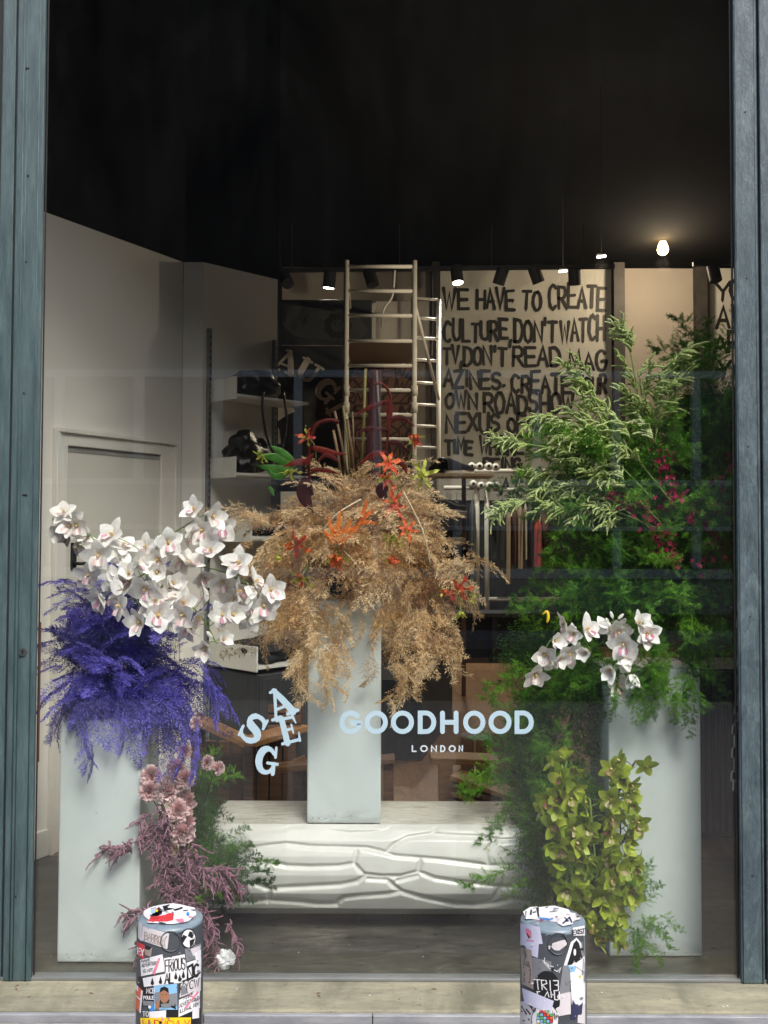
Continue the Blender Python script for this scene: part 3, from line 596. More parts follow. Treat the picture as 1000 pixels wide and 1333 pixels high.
def blob_bag(name, label, cat, t, o_, z, w_, d_, h_, mat, seed, lump=.25, taper=.3):
    """a slumped bag: a rounded, creased body"""
    rg = random.Random(seed); c = on_shelf(t, o_, z); th = thing(name, label, cat, c)
    from mathutils import noise as NZ
    def fn(u, v):
        a = u * 2 * math.pi; b = (v - .5) * math.pi
        cx = math.copysign(abs(math.cos(a)) ** .7, math.cos(a)) * math.cos(b) ** .5 if math.cos(b) > 0 else 0; cy = math.copysign(abs(math.sin(a)) ** .7, math.sin(a)) * max(0, math.cos(b)) ** .5; cz = math.sin(b)
        k = 1 - taper * max(0, cz); n = 1 + lump * NZ.noise(Vector((cx * 1.6 + seed, cy * 1.6, cz * 1.6))) + lump * .22 * NZ.noise(Vector((cx * 4.5 + seed, cy * 4.5, cz * 4.5)))
        p = Vector((cx * w_ / 2 * k * n, cy * d_ / 2 * k * n, (cz * .5 * n + .5) * h_)); p.z = max(0.003, p.z); return c + dS * p.x + nS * p.y + Vector((0, 0, p.z))
    MB().sheet(fn, 60, 36).build('bag_body', mat, th, smooth=True); return th, c
b1, c1 = blob_bag('shoulder_bag', 'soft black shoulder bag on the top shelf with its strap hanging down', 'bag', .24, .17, 2.377, .36, .22, .16, MT['blackg'], 3)
st_ = [on_shelf(.22, .29, 2.40), on_shelf(.21, .30, 2.28), on_shelf(.24, .31, 2.12), on_shelf(.30, .31, 2.04), on_shelf(.36, .31, 2.10), on_shelf(.39, .30, 2.25), on_shelf(.38, .28, 2.42)]
MB().tube(spline(st_, 30), .008, 6).build('strap', MT['blackg'], b1, smooth=True)
MB().box(c1.x - .03, c1.x + .0, c1.y - .13, c1.y - .12, c1.z + .09, c1.z + .11).build('buckle', MT['steel'], b1, bevel=.002)
b2, c2 = blob_bag('crumpled_bag', 'crumpled shiny black bag on the second shelf', 'bag', .20, .17, 1.927, .25, .22, .24, MT['blackg'], 9, .42, .25)
b3, c3 = blob_bag('folded_jumper', 'dark navy folded jumper on the third shelf', 'jumper', .36, .22, 1.562, .34, .26, .10, MT['c_navy'], 14, .2, .1)
def shoe(label, c, yaw, s=1, mat=None, sole=None, grp=None, stripes=False):
    t = thing('shoe', label, 'shoe', c, grp); m4 = Matrix.Translation(c) @ Matrix.Rotation(yaw, 4, 'Z') @ Matrix.Scale(s, 4)
    prof_ = [(-.14, .033, .085), (-.12, .037, .10), (-.07, .037, .105), (-.02, .038, .085), (.04, .044, .060), (.09, .046, .048), (.125, .038, .038), (.145, .018, .024)]
    def fn(u, v):
        x_ = np.interp(u * 7, range(8), [p[0] for p in prof_]); hw = np.interp(u * 7, range(8), [p[1] for p in prof_]); hh = np.interp(u * 7, range(8), [p[2] for p in prof_])
        a = v * math.pi; return m4 @ Vector((x_, hw * math.copysign(abs(math.cos(a)) ** .6, math.cos(a)), .02 + hh * math.sin(a) ** .7 if math.sin(a) > 0 else .02))
    MB().sheet(fn, 21, 12).build('upper', mat or MT['blackg'], t, smooth=True)
    so_ = MB(); ring = []
    for k in range(24):
        a = 2 * math.pi * k / 24; x_ = .148 * math.cos(a); hw = .048 if x_ > 0 else .041; ring.append((x_, hw * math.sin(a) * (1 - .1 * (x_ < 0))))
    so_.add([m4 @ Vector((x_, y_, z_)) for z_ in (0.001, .022) for x_, y_ in ring], [tuple(range(23, -1, -1)), tuple(range(24, 48))] + [(i, (i + 1) % 24, 24 + (i + 1) % 24, 24 + i) for i in range(24)])
    so_.build('sole', sole or MT['s_white'], t)
    for k in range(3):
        MB().beam(m4 @ Vector((.0 + k * .018, -.018, .105 - k * .010)), m4 @ Vector((.0 + k * .018, .018, .105 - k * .010)), .006 * s, .004 * s).build('lace', MT['s_white'] if stripes else MT['c_grey'], t)
    return t
shoe('black shoe lying on the lowest wall shelf, nearer the window', on_shelf(.42, .36, .847), 0.3, 1, sole=MT['c_grey'])
shoe('black shoe lying on the lowest wall shelf, behind the nearer shoe', on_shelf(.50, .24, .847), .5, 1, sole=MT['c_grey'])
b4, c4 = blob_bag('folded_clothes', 'black folded clothes heaped on the lowest wall shelf', 'clothes', .22, .30, .847, .34, .30, .13, MT['c_black'], 22, .3, .1)
hb = thing('dark_storage_unit', 'dark grey low storage unit under the lowest wall shelf', 'storage unit', on_shelf(.3, .3, 0))
wbox(MB(), .05, .95, .03, .5, .003, .80, WC, dS, nS).build('cabinet_body', MT['c_dgrey'], hb, bevel=.005)
for k in (0, 1): wbox(MB(), .06 + k * .45, .49 + k * .45, .501, .512, .02 , .78, WC, dS, nS).build('cabinet_front', MT['c_dgrey'], hb, bevel=.003)

# ================================================================== BACK OF THE SHOP
def flat_print(mb, Y): return lambda u, v, l: P(u, v, Y - .0006 * l)
# painted dark mural boards with arched letters
def board(name, label, cat, x0, x1, y0, y1, Y, mat, th=.04):
    a, b = P(x0, y0, Y), P(x1, y1, Y); t = thing(name, label, cat, ((a.x + b.x) / 2, Y, b.z)); MB().box(a.x, b.x, Y, Y + th, b.z, a.z).build('board', mat, t, bevel=.004); return t
YM = 11.9
mu = board('upper_mural_board', 'dark painted board with a lightning bolt and a black flower shape', 'mural', 359, 484, 390, 449, YM, MT['mural'])
def poly(mb, pts, Y, lay=0): mb.add([P(x_, y_, Y - .003 - .0012 * lay) for x_, y_ in pts], [tuple(range(len(pts)))])
m_ = MB(); poly(m_, [(370, 400), (395, 396), (430, 398), (452, 404), (470, 415), (479, 430), (470, 440), (440, 443), (405, 441), (380, 436), (366, 420)], YM); m_.build('grey_painted_cloud', MT['muralg'], mu)
m_ = MB(); poly(m_, [(403, 407), (398, 418), (402, 417.5), (392, 428), (397, 420.5), (393, 421), (399, 409)], YM, 1); m_.build('painted_lightning', MT['paint'], mu)
m_ = MB()
for k in range(9):
    a = k * 40; cx, cy = 440 + 13 * math.cos(R(a)), 424 + 12 * math.sin(R(a)); poly(m_, [(cx + 6 * math.cos(R(j * 36)), cy + 6 * math.sin(R(j * 36))) for j in range(10)], YM, 2 + k * .2)
m_.build('painted_flower_petals', MT['paint'], mu)
m_ = MB(); poly(m_, [(440 + 9 * math.cos(R(j * 30)), 424 + 8 * math.sin(R(j * 30))) for j in range(12)], YM, 5); m_.build('painted_flower_face', MT['muralg'], mu)
for ex in (436, 444): m_ = MB(); ribbon(m_, arc(ex, 422, 1.4, 2.6, 90, 450, 8), 1.2, flat_print(m_, YM - .011), 0); m_.build('painted_ring', MT['paint'], mu)
ml = board('lower_mural_board', 'tall black board with arched off white letters A U G I', 'mural', 360, 446, 450, 640, YM - .15, MT['mural'])
YL = YM - .15
def flet(ch_, cx, cy, w_, h_, ang, mat=MT['muralw']):
    ca, sa = math.cos(R(ang)), math.sin(R(ang)); mb = MB()
    for i, (p, q) in enumerate(FL2[ch_]): ribbon(mb, p, q, lambda u, v, l: P(cx + (u - .5) * w_ * ca + (v - .5) * h_ * sa, cy + (u - .5) * w_ * sa - (v - .5) * h_ * ca, YL - .004 - .0008 * l), i)
    mb.build('painted_letter', mat, ml)
FL2 = dict(FL); FL2['U'] = [([(.2, .95), (.2, .4)] + arc(.48, .38, .28, .3, 190, 350, 7) + [(.78, .4), (.78, .95)], [.28, .28, .27, .24, .2, .18, .17, .16, .15, .14, .14, .14]), ([(0, .95), (.42, .95)], .12), ([(.6, .95), (.98, .95)], .12)]
FL2['I'] = [([(.5, .05), (.5, .95)], .34), ([(.15, .05), (.85, .05)], .13), ([(.15, .95), (.85, .95)], .13)]
flet('A', 374, 471, 30, 29, 22); flet('U', 402, 484, 30, 28, 30); flet('G', 425, 508, 28, 30, 42); flet('I', 438, 531, 16, 26, 62)
m_ = MB(); poly(m_, [(361, 523), (369, 527), (382, 531), (384, 536), (374, 540), (362, 548), (359, 552)], YL, 1); poly(m_, [(360, 553), (364, 560), (366, 578), (360, 578)], YL, 1); m_.build('painted_torn_shape', MT['muralw'], ml)
m_ = MB(); poly(m_, [(362, 478), (392, 486), (392, 524), (362, 520)], YL, .3); poly(m_, [(395, 497), (440, 540), (440, 560), (396, 556)], YL, .3); m_.build('grey_painted_patch', MT['muralg'], ml)
MB().beam(P(487, 395, 11.95), P(487, 468, 11.95), .05, .05, (0, 1, 0)).build('pale_edge_batten', MT['canvas'], mu)

pp = board('patterned_board', 'brown red board covered in dark brushed zigzag letter shapes', 'board', 446, 540, 472, 640, 11.3, MT['redpanel'])
rg = random.Random(5); m_ = MB(); lay = 0
for row in range(8):
    y_ = 476 + row * 17; x_ = 447
    while x_ < 536:
        gk = rg.choice('WVKNMXAZRUE'); gw = rg.uniform(9, 15)
        for st in G[gk]:
            ribbon(m_, [(min(539, x_ + u * gw + (v - .5) * 3), y_ + 15 - v * 14 + rg.uniform(-.8, .8)) for u, v in st], rg.uniform(1.6, 2.6), lambda u, v, l: P(u, v, 11.297 - .0004 * l), lay); lay = (lay + 1) % 40
        x_ += gw + 1.5
m_.build('brushed_pattern', MT['redline'], pp)

# cream canvas with sprayed writing
YT = 13.85
cv = board('graffiti_canvas', 'tall cream canvas covered in black sprayed handwriting, the whole one beside the ladder', 'canvas', 573, 797, 349, 652, YT, MT['canvas'], .05)
board('dark_wall_panel', 'dark panel on the back wall under the graffiti canvas behind the clothes rails', 'wall panel', 571, 799, 653, 850, 13.88, MT['c_dgrey'], .05)
rg = random.Random(21)
WORDS = [('WE', 578, 609, 377, 403), ('HAVE', 621, 669, 377, 402), ('TO', 681, 704, 378, 402), ('CREATE', 715, 788, 374, 402), ('CULTURE,', 578, 666, 418, 443), ("DON'T", 670, 724, 418, 444), ('WATCH', 730, 787, 416, 444),
 ('TV,', 578, 602, 452, 472), ("DON'T", 604, 659, 454, 475), ('READ', 669, 729, 454, 478), ('MAG', 741, 789, 459, 482), ('AZINES.', 578, 658, 483, 504), ('CREATE', 666, 742, 488, 510), ('YOUR', 751, 789, 492, 512),
 ('OWN', 581, 621, 513, 532), ('ROADSHOW', 631, 746, 513, 537), ('NEXUS', 581, 650, 540, 562), ('OF', 661, 683, 543, 562), ('SPACE', 688, 742, 545, 566), ('TIME', 580, 615, 572, 590), ('WHERE', 625, 681, 572, 592), ('BEING', 630, 678, 598, 613), ('AT', 652, 680, 626, 642)]
for s_, a, b, y0, y1 in WORDS:
    m_ = MB(); text(m_, s_, a, b, y1, y0, 4.4, lambda u, v, l: P(u, v, YT - .004 - .0006 * l), gap=.28, jit=.10, rg=rg, drip=.3); m_.build('sprayed_word', MT['paint'], cv)
c2_ = board('graffiti_canvas', 'cream canvas with sprayed writing partly hidden by the right window post', 'canvas', 920, 1060, 349, 652, YT, MT['canvas'], .05)
for s_, a, b, y0, y1 in (('YOUR', 931, 1010, 366, 392), ('AWAY', 933, 1010, 398, 425), ('ART', 930, 985, 435, 458), ('YAX', 935, 985, 470, 492)):
    m_ = MB(); text(m_, s_, a, b, y1, y0, 4.4, lambda u, v, l: P(u, v, YT - .004 - .0006 * l), gap=.13, jit=.13, rg=rg, drip=.3); m_.build('sprayed_word', MT['paint'], c2_)
for x0, x1, lb in ((798, 812, 'dark steel column right of the whole graffiti canvas'), (905, 919, 'dark steel column left of the partly hidden canvas'), (562, 572, 'slim dark post between the ladder tower and the canvas')):
    a, b = P(x0, 345, 13.7), P(x1, 345, 13.7); t = thing('steel_column', lb, 'column', ((a.x + b.x) / 2, 13.7, 0)); MB().box(a.x, b.x, 13.64, 13.66, 0, 5.3).build('flange', MT['steelcol'], t); MB().box((a.x + b.x) / 2 - .012, (a.x + b.x) / 2 + .012, 13.661, 13.78, 0, 5.3).build('web', MT['steelcol'], t); MB().box(a.x, b.x, 13.781, 13.80, 0, 5.3).build('flange', MT['steelcol'], t)
pb = board('white_wall_board', 'plain pale board on the back wall above the patterned board', 'board', 489, 560, 392, 470, 13.8, MT['wall'], .05)

# aluminium scaffold tower
sc = thing('scaffold_tower', 'white aluminium scaffold tower with ladder frames standing behind the flowers', 'scaffold tower', P(500, 900, 10.2))
YS = 10.0
def tb(a, b, r=.024, name='tube', mat=None, n=10): return MB().tube([a, b], r, n).build(name, mat or MT['alu'], sc, smooth=True)
Zf = lambda px, py, Y=YS: P(px, py, Y)
pl, pr_ = Zf(450, 600), Zf(539, 600)
for p in (pl, pr_): MB().tube([(p.x, YS, .02), (p.x, YS, 4.32)], .027, 12).build('upright', MT['alu'], sc, smooth=True)
for py in (347, 379, 411, 444, 476, 508, 540, 572): z = Zf(500, py).z; tb((pl.x + .02, YS, z), (pr_.x - .02, YS, z), .019, 'rung')
pb2 = P(571, 600, 11.6)
for Yb, xx in ((11.6, pb2.x),): MB().tube([(xx, Yb, .02), (xx, Yb, 4.3)], .025, 12).build('upright', MT['alu'], sc, smooth=True)
for py in (374, 401, 428, 458, 489, 519, 548, 577): z = P(560, py, 11).z; tb((pr_.x + .03, 11.5, z), (pb2.x - .02, 11.6, z), .017, 'rung')
MB().tube([(pr_.x + .03, 11.5, .02), (pr_.x + .03, 11.5, 4.3)], .026, 10).build('upright', MT['alu'], sc, smooth=True)
tb(Zf(541, 400), P(571, 520, 11.5), .018, 'brace'); tb((pl.x, YS, 4.2), (pl.x - .02, 11.6, 4.2), .02, 'ledger'); tb((pr_.x, YS, 4.1), (pr_.x + .03, 11.5, 4.1), .02, 'ledger')
for p in (pl, pr_):
    for z in (2.95, 2.78): MB().tube([(p.x, YS, z), (p.x, YS, z + .10)], .037, 12).build('collar', MT['alu'], sc, smooth=True)
MB().box(pl.x - .0, pr_.x, YS + .05, YS + 1.4, Zf(500, 441).z - .03, Zf(500, 441).z).build('platform', MT['woodl'], sc)
cbl = spline([P(514, 352, 10.5), P(511, 385, 10.5), P(500, 402, 10.5), P(497, 425, 10.5)], 16); tag(MB().tube(cbl, .012, 6).build('hanging_cable', MT['alu'], smooth=True), 'short pale cable hanging inside the scaffold tower', 'cable')
tag(MB().tube(spline([P(562, 352, 12.4), P(563, 420, 12.4), P(562, 470, 12.4)], 8), .014, 6).build('hanging_cable', MT['wire'], smooth=True), 'straight dark cable running down beside the scaffold ladder', 'cable')

# lighting tracks with spot heads
tr = thing('lighting_track', 'black ceiling lighting track running across the shop above the canvas', 'lighting track', P(590, 350, 12)); a, b = P(352, 352, 12), P(800, 347, 12); MB().beam(a, b, .05, .05).build('rail', MT['black'], tr)
for px in (380, 520, 640, 760): q = P(px, 350, 12); MB().tube([(q.x, 12, q.z), (q.x, 12, 5.32)], .006, 6).build('suspension_wire', MT['black'], tr)
tr2 = thing('lighting_track', 'short black ceiling track near the right window post', 'lighting track', P(950, 345, 12)); MB().beam(P(902, 344, 12), P(1010, 341, 12), .05, .05).build('rail', MT['black'], tr2)
def spot(px, py, label, tilt=(0, 0, -1), lit=0, Y=12):
    q = P(px, py, Y); t = thing('track_spotlight', label, 'spotlight', q, 'track spotlights'); d = Vector(tilt).normalized()
    MB().box(q.x - .05, q.x + .05, Y - .04, Y + .04, q.z + .07, q.z + .12).build('adapter', MT['black'], t); MB().tube([q + Vector((.0, 0, .08)), q], .015, 6).build('arm', MT['black'], t)
    MB().tube([q - d * .10, q + d * .10], .075, 16).build('lamp_head', MT['black'], t, smooth=False)
    if lit:
        MB().tube([q + d * .101, q + d * .104], .062, 16).build('lamp_face', emis('lit_spot_face', (1, .86, .66), lit), t)
        L = bpy.data.lights.new('spot_light', 'SPOT'); L.energy = lit * 7; L.color = (1, .92, .79); L.spot_size = R(120); L.spot_blend = .8; L.shadow_soft_size = .08
        lo = bpy.data.objects.new('spot_light', L); C.objects.link(lo); lo.parent = t; lo.location = d * .13; lo.rotation_euler = (-d).to_track_quat('Z', 'Y').to_euler()
LAMP = 90
spot(372, 364, 'unlit black spotlight nearest the shelving wall', (.3, -.6, -.6)); spot(429, 364, 'black spotlight just left of the scaffold tower, faintly glowing', (-.1, .1, -1), 20)
spot(483, 362, 'unlit black spotlight seen through the scaffold tower', (.3, -.3, -1)); spot(595, 358, 'brightly lit spotlight above the letters WE of the canvas', (0.1, -.2, -1), 25)
spot(652, 360, 'unlit spotlight above the word HAVE of the canvas', (-.3, .3, -1)); spot(698, 358, 'unlit spotlight above the gap before the word CREATE', (.4, .2, -1)); spot(748, 360, 'unlit spotlight above the end of the word CREATE', (.1, .4, -1)); spot(930, 356, 'black spotlight beside the right window post', (.1, -.3, -1))
bl = thing('ceiling_lamp', 'bright warm round lamp close under the black ceiling at the upper right', 'ceiling lamp', P(863, 325, 12.7))
q = P(863, 325, 12.7); MB().lathe([(.0, -.07), (.035, -.06), (.06, -.035), (.07, .0), (.062, .035), (.045, .08), (.04, .10)], q, 20).build('lamp_globe', emis('lit_globe', (1, .62, .25), 45), bl, smooth=True)
MB().lathe([(.045, .101), (.05, .12), (.05, .16), (.02, .17)], q, 14).build('lamp_holder', MT['black'], bl); MB().tube([q + Vector((0, 0, .16)), (q.x, 12.7, 5.315)], .012, 8).build('lamp_stem', MT['black'], bl)
L = bpy.data.lights.new('lamp_light', 'POINT'); L.energy = 36; L.color = (1, .82, .62); L.shadow_soft_size = .1; lo = bpy.data.objects.new('lamp_light', L); C.objects.link(lo); lo.parent = bl; lo.location = (0, -.05, -.2)
for px, py, lb, Ys, pw in ((783, 334, 'small lit strip light at the top of the canvas near the steel column', 8.2, 34), (733, 353, 'tiny tilted strip light between two spotlights', 8.8, 24)):
    q = P(px, py, Ys); t = thing('strip_light', lb, 'strip light', q); MB().beam(q - Vector((.035, 0, .004)), q + Vector((.035, 0, .005)), .016, .012).build('lit_tube', emis('lit_strip', (1, .93, .82), 8), t)
    MB().box(q.x - .036, q.x + .036, q.y - .008, q.y + .008, q.z + .011, q.z + .02).build('fitting', MT['black'], t); MB().tube([(q.x, q.y, q.z + .02), (q.x, q.y, 5.315)], .0015, 5).build('wire', MT['black'], t)
    L = bpy.data.lights.new('strip_glow', 'POINT'); L.energy = pw; L.color = (1, .82, .60); L.shadow_soft_size = .05; lo = bpy.data.objects.new('strip_glow', L); C.objects.link(lo); lo.parent = t; lo.location = (0, 0, -.07)

# clothes rails: clamped tubes, hangers and garments
rl = thing('clothes_rail', 'white clamped tube clothes rail with two tiers of bars in front of the canvas', 'clothes rail', P(628, 840, 13.2))
YR = 13.0
def rt(a, b, r=.03, n_='rail_tube'): return MB().tube([a, b], r, 10).build(n_, MT['shelfm'], rl, smooth=True)
u1, u2 = P(621, 700, YR), P(634, 700, YR)
rt((u1.x, YR, .35), (u1.x, YR, P(0, 602, YR).z), .034, 'upright'); rt((u2.x, YR, .01), (u2.x, YR, P(0, 602, YR).z), .034, 'upright')
for (xa, xb, py, yo) in ((602, 722, 613.5, .08), (578, 618, 635, 0), (642, 742, 637, 0), (606, 626, 782, 0), (630, 730, 780, 0)):
    a, b = P(xa, py, YR), P(xb, py, YR); rt(a + Vector((0, -yo, 0)), b + Vector((0, -yo, 0)), .03)
for px, py in ((614, 607), (624, 607), (636, 607), (645, 608), (616, 630), (626, 632), (637, 632), (645, 632)):
    q = P(px, py, YR - .06); c_ = MB().tube([q + Vector((0, -.05, 0)), q + Vector((0, .05, 0))], .05, 12).build('clamp', MT['shelfm'], rl, smooth=True); MB().tube([q + Vector((0, -.055, 0)), q + Vector((0, -.051, 0))], .022, 10).build('clamp_socket', MT['black'], c_)
rg = random.Random(3)
def garment(px0, px1, y0, y1, mat, label, Y, sleeve=False, g='clothes hanging on the rails'):
    a, b = P(px0, y0, Y), P(px1, y1, Y); t = thing('hanging_garment', label, 'garment', ((a.x + b.x) / 2, Y, b.z), g); w_, h_ = b.x - a.x, a.z - b.z; cx = (a.x + b.x) / 2; ph = rg.uniform(0, 6)
    def fn(u, v):
        ang = u * 2 * math.pi; sh_ = min(1, .35 + v * 4.5) if v < .15 else 1; fold = 1 + .14 * math.sin(ang * 5 + ph + v * 2) * min(1, v * 3)
        return Vector((cx + w_ / 2 * math.cos(ang) * sh_ * fold, Y + .12 * math.sin(ang) * sh_ * fold, a.z - v * h_))
    MB().sheet(fn, 40, 14).build('fabric', mat, t, smooth=True)
    MB().tube([(cx, Y, a.z - .01), (cx, Y, a.z + .06), (cx + .015, Y, a.z + .09), (cx + .03, Y, a.z + .07)], .004, 5).build('hanger_hook', MT['grey'], t)
    if sleeve: MB().tube([(cx - w_ * .35, Y - .1, a.z - .08), (cx - w_ * .45, Y - .14, a.z - h_ * .35), (cx - w_ * .4, Y - .14, a.z - h_ * .6)], [.05, .045, .035], 8).build('sleeve', mat, t, smooth=True)
for x0, x1, y0, y1, mt, lb, Y in ((576, 588, 650, 770, 'c_black', 'black garment on the left rail, leftmost beside the dried fern', 12.9), (589, 600, 650, 765, 'c_dgrey', 'dark grey garment second on the left rail', 12.9), (601, 610, 652, 772, 'c_navy', 'navy garment third on the left rail', 12.9), (611, 619, 650, 760, 'c_grey', 'grey garment at the left rail beside the upright', 12.9),
        (638, 660, 652, 728, 'c_dgrey', 'wide dark grey jacket right of the rail upright', 12.9), (659, 665, 655, 760, 'c_tan', 'narrow tan garment beside the grey jacket', 12.8), (665, 673, 657, 735, 'c_brown', 'brown garment between two tan ones', 12.85), (673, 681, 655, 740, 'c_tan', 'long tan coat right of the brown garment', 12.8), (682, 686, 655, 728, 'c_cream', 'slim cream garment beside the long tan coat', 12.8), (687, 693, 655, 738, 'c_grey', 'grey garment before the orange red one', 12.85), (694, 706, 676, 738, 'c_red', 'orange red garment at the right end of the rail', 12.8), (707, 722, 660, 745, 'c_brown', 'brown coat furthest right on the rail', 12.9)):
    garment(x0, x1, y0, y1, MT[mt], lb, Y, sleeve=(x1 - x0) > 12)
# wooden shoe shelves beside the dried fern
ss = thing('shoe_shelf_unit', 'pale wooden shelf unit with shoes right of the tan dried fern', 'shelf unit', P(580, 850, 9.5))
for x0, x1, py in ((540, 640, 617), (545, 604, 668), (545, 604, 700), (548, 604, 732)):
    a, b = P(x0, py, 9.5), P(x1, py + 5, 9.5); MB().box(a.x, b.x, 9.3, 9.7, b.z, a.z).build('shelf', MT['woodl'], ss, bevel=.004)
for px in (560, 604): a = P(px, 640, 9.72); MB().box(a.x - .02, a.x + .02, 9.71, 9.75, .003, 2.2).build('shelf_post', MT['woodd'], ss)
for i, (px, py, yw, mt, lb) in enumerate(((570, 616, 1.9, 'blackg', 'black shoe on the top wooden shelf, left of the blue shoe'), (595, 616, .2, 'c_navy', 'dark blue trainer on the top wooden shelf'), (586, 667, .3, 'blackg', 'black trainer on the second wooden shelf beside the fern'), (582, 699, .5, 'c_dgrey', 'dark trainer on the third wooden shelf beside the fern'), (586, 731, 2.6, 'blackg', 'black boot on the bottom wooden shelf'))):
    shoe(lb, P(px, py, 9.45) + Vector((0, 0, .002)), yw, 1.15, MT[mt], MT['s_white'] if i in (1, 2) else MT['c_dgrey'], 'shoes on the wooden shelves', stripes=i in (1, 2))
# dark shoe bench far back, wooden handrail piece
db = thing('low_dark_bench', 'low dark bench with shoes in front of the clothes rails', 'bench', P(630, 835, 12.2)); a, b = P(560, 797, 12.2), P(720, 833, 12.2)
MB().box(a.x, b.x, 12.1, 12.6, a.z - .05, a.z).build('bench_top', MT['c_dgrey'], db, bevel=.005); 
for xx in (a.x + .02, (a.x + b.x) / 2, b.x - .08): MB().box(xx, xx + .06, 12.12, 12.58, .003, a.z - .051).build('leg', MT['black'], db)
MB().box(a.x + .1, b.x - .1, 12.45, 12.5, .02, a.z - .06).build('back_panel', MT['black'], db)
ct = thing('angled_counter', 'dark counter with a pale wooden top edge right of the centre plinth', 'counter', P(560, 900, 7.4)); a, b = P(549, 886, 7.0), P(589, 838, 8.6)
MB().beam(a + Vector((0, 0, .02)), b + Vector((0, 0, .02)), .05, .035).build('wooden_edge', MT['woodl'], ct, bevel=.003)
mb = MB(); q_ = [a, b, b - Vector((.9, -.1, 0)), a - Vector((.9, -.1, 0))]; mb.add([Vector((p.x, p.y, .003)) for p in q_] + [Vector((p.x, p.y, p.z)) for p in q_], [(0, 1, 5, 4), (1, 2, 6, 5), (2, 3, 7, 6), (3, 0, 4, 7), (4, 5, 6, 7)]); mb.build('counter_body', MT['c_dgrey'], ct)
# wooden display rack behind the right fern
wr = thing('wooden_display_rack', 'brown wooden display rack behind the green fern by the right post', 'display rack', P(915, 900, 8.6)); a, b = P(876, 517, 8.6), P(990, 517, 8.6)
MB().box(a.x, b.x, 8.4, 8.8, a.z - .07, a.z).build('top_board', MT['woodv'], wr, bevel=.004)
for xx in (a.x, (a.x + b.x) / 2, b.x - .05): MB().box(xx, xx + .05, 8.41, 8.79, .003, a.z - .071).build('rack_post', MT['woodv'], wr)
for py in (585, 640, 700, 770): z = P(0, py, 8.6).z; MB().box(a.x + .051, b.x - .051, 8.42, 8.78, z - .03, z).build('rack_shelf', MT['woodv'], wr)
MB().box(a.x + .051, b.x - .051, 8.791, 8.80, .2, a.z - .08).build('rack_back', MT['canvas'], wr)
rg = random.Random(8)
for py in (585, 640):
    z = P(0, py, 8.6).z
    for k in range(5):
        xx = a.x + .14 + k * .135; tag(MB().lathe([(.04, 0), (.042, .12), (.03, .16), (.014, .18), (.014, .23), (.0, .231)], (xx, 8.55, z + .001), 14).build('rack_bottle', rg.choice([MT['woodv'], MT['c_cream'], MT['fascia']]), smooth=True), 'small bottle, number %s from the left on the %s shelf of the brown display rack' % (('one', 'two', 'three', 'four', 'five')[k], 'upper' if py == 585 else 'lower'), 'bottle', 'bottles on the display rack')

# dark slatted cabinet behind the right plinth
cbn = thing('dark_slatted_cabinet', 'dark slatted cabinet between the right plinth and the window post', 'cabinet', P(935, 1130, 5.2)); a, b = P(905, 872, 5.2), P(1000, 872, 5.2)
MB().box(a.x, b.x + .5, 5.24, 5.7, .02, a.z).build('cabinet_body', MT['black'], cbn)
for k in range(26):
    xx = a.x + k * .034; MB().box(xx, xx + .018, 5.22, 5.239, .05, a.z - .01).build('slat', MT['steelcol'], cbn)
tag(MB().beam(P(912, 1165, 4.85) * 1, P(962, 1235, 4.15), .07, .006).build('floor_strip', MT['woodd']), 'narrow brown strip lying diagonally on the floor beside the right plinth', 'floor strip')

# ------------------------------------------------------------------ wooden lounge chairs behind the bench
def P3(px, py, Y): return P(px, py, Y)
lc = thing('wooden_armchair', 'orange brown wooden armchair with a broad sloping arm left of the centre plinth', 'armchair', P(330, 1110, 5.4))
wo, wd_ = MT['woodo'], MT['woodd']
MB().beam(P3(252, 934, 5.2), P3(322, 966, 5.2), .16, .03).build('arm_board', wo, lc, bevel=.004)
MB().beam(P3(320, 967, 5.2), P3(392, 946, 5.6), .14, .03).build('back_rail', wo, lc, bevel=.004)
for k, (xa, xb) in enumerate(((268, 283), (284, 300), (301, 317), (318, 334), (335, 351), (352, 368), (369, 386))):
    a, b = P3(xa, 960, 5.38), P3(xb, 960, 5.38); MB().box(a.x, b.x - .004, 5.38, 5.41, .02, a.z - (.0 if k > 2 else .02)).build('back_slat', MT['woodd'], lc, bevel=.003)
MB().beam(P3(352, 1000, 5.0), P3(402, 996, 5.0), .12, .03).build('seat_rail', wo, lc, bevel=.004)
for k in range(5):
    MB().beam(P3(386 , 1004 + k * 13, 5.05), P3(402, 998 + k * 13, 5.05), .12, .03, (0, 1, 0)).build('side_slat', wo, lc, bevel=.003)
MB().beam(P3(388, 1000, 5.0), P3(388, 1100, 5.0), .05, .05, (0, 1, 0)).build('leg', wd_, lc, bevel=.004)
MB().beam(P3(258, 940, 5.25), P3(258, 1120, 5.25), .07, .05, (0, 1, 0)).build('leg', wd_, lc, bevel=.004)
rc = thing('wooden_armchair', 'orange brown wooden armchair right of the centre plinth with diagonal seat slats', 'armchair', P(620, 1110, 5.2))
MB().beam(P3(560, 986, 5.1), P3(648, 989, 5.1), .16, .03).build('arm_board', wo, rc, bevel=.004)
MB().beam(P3(580, 992, 5.05), P3(580, 1110, 5.05), .07, .07, (0, 1, 0)).build('leg', wo, rc, bevel=.004)
for k in range(6):
    a, b = P3(592, 1008 + k * 10, 4.95), P3(690, 1042 + k * 11, 4.80); MB().beam(a, b, .15, .022).build('seat_slat', wo if k % 2 == 0 else MT['woodv'], rc, bevel=.003)
MB().beam(P3(592, 1040, 5.3), P3(690, 975, 5.3), .06, .03, (0, 1, 0)).build('back_rail', wo, rc, bevel=.004)
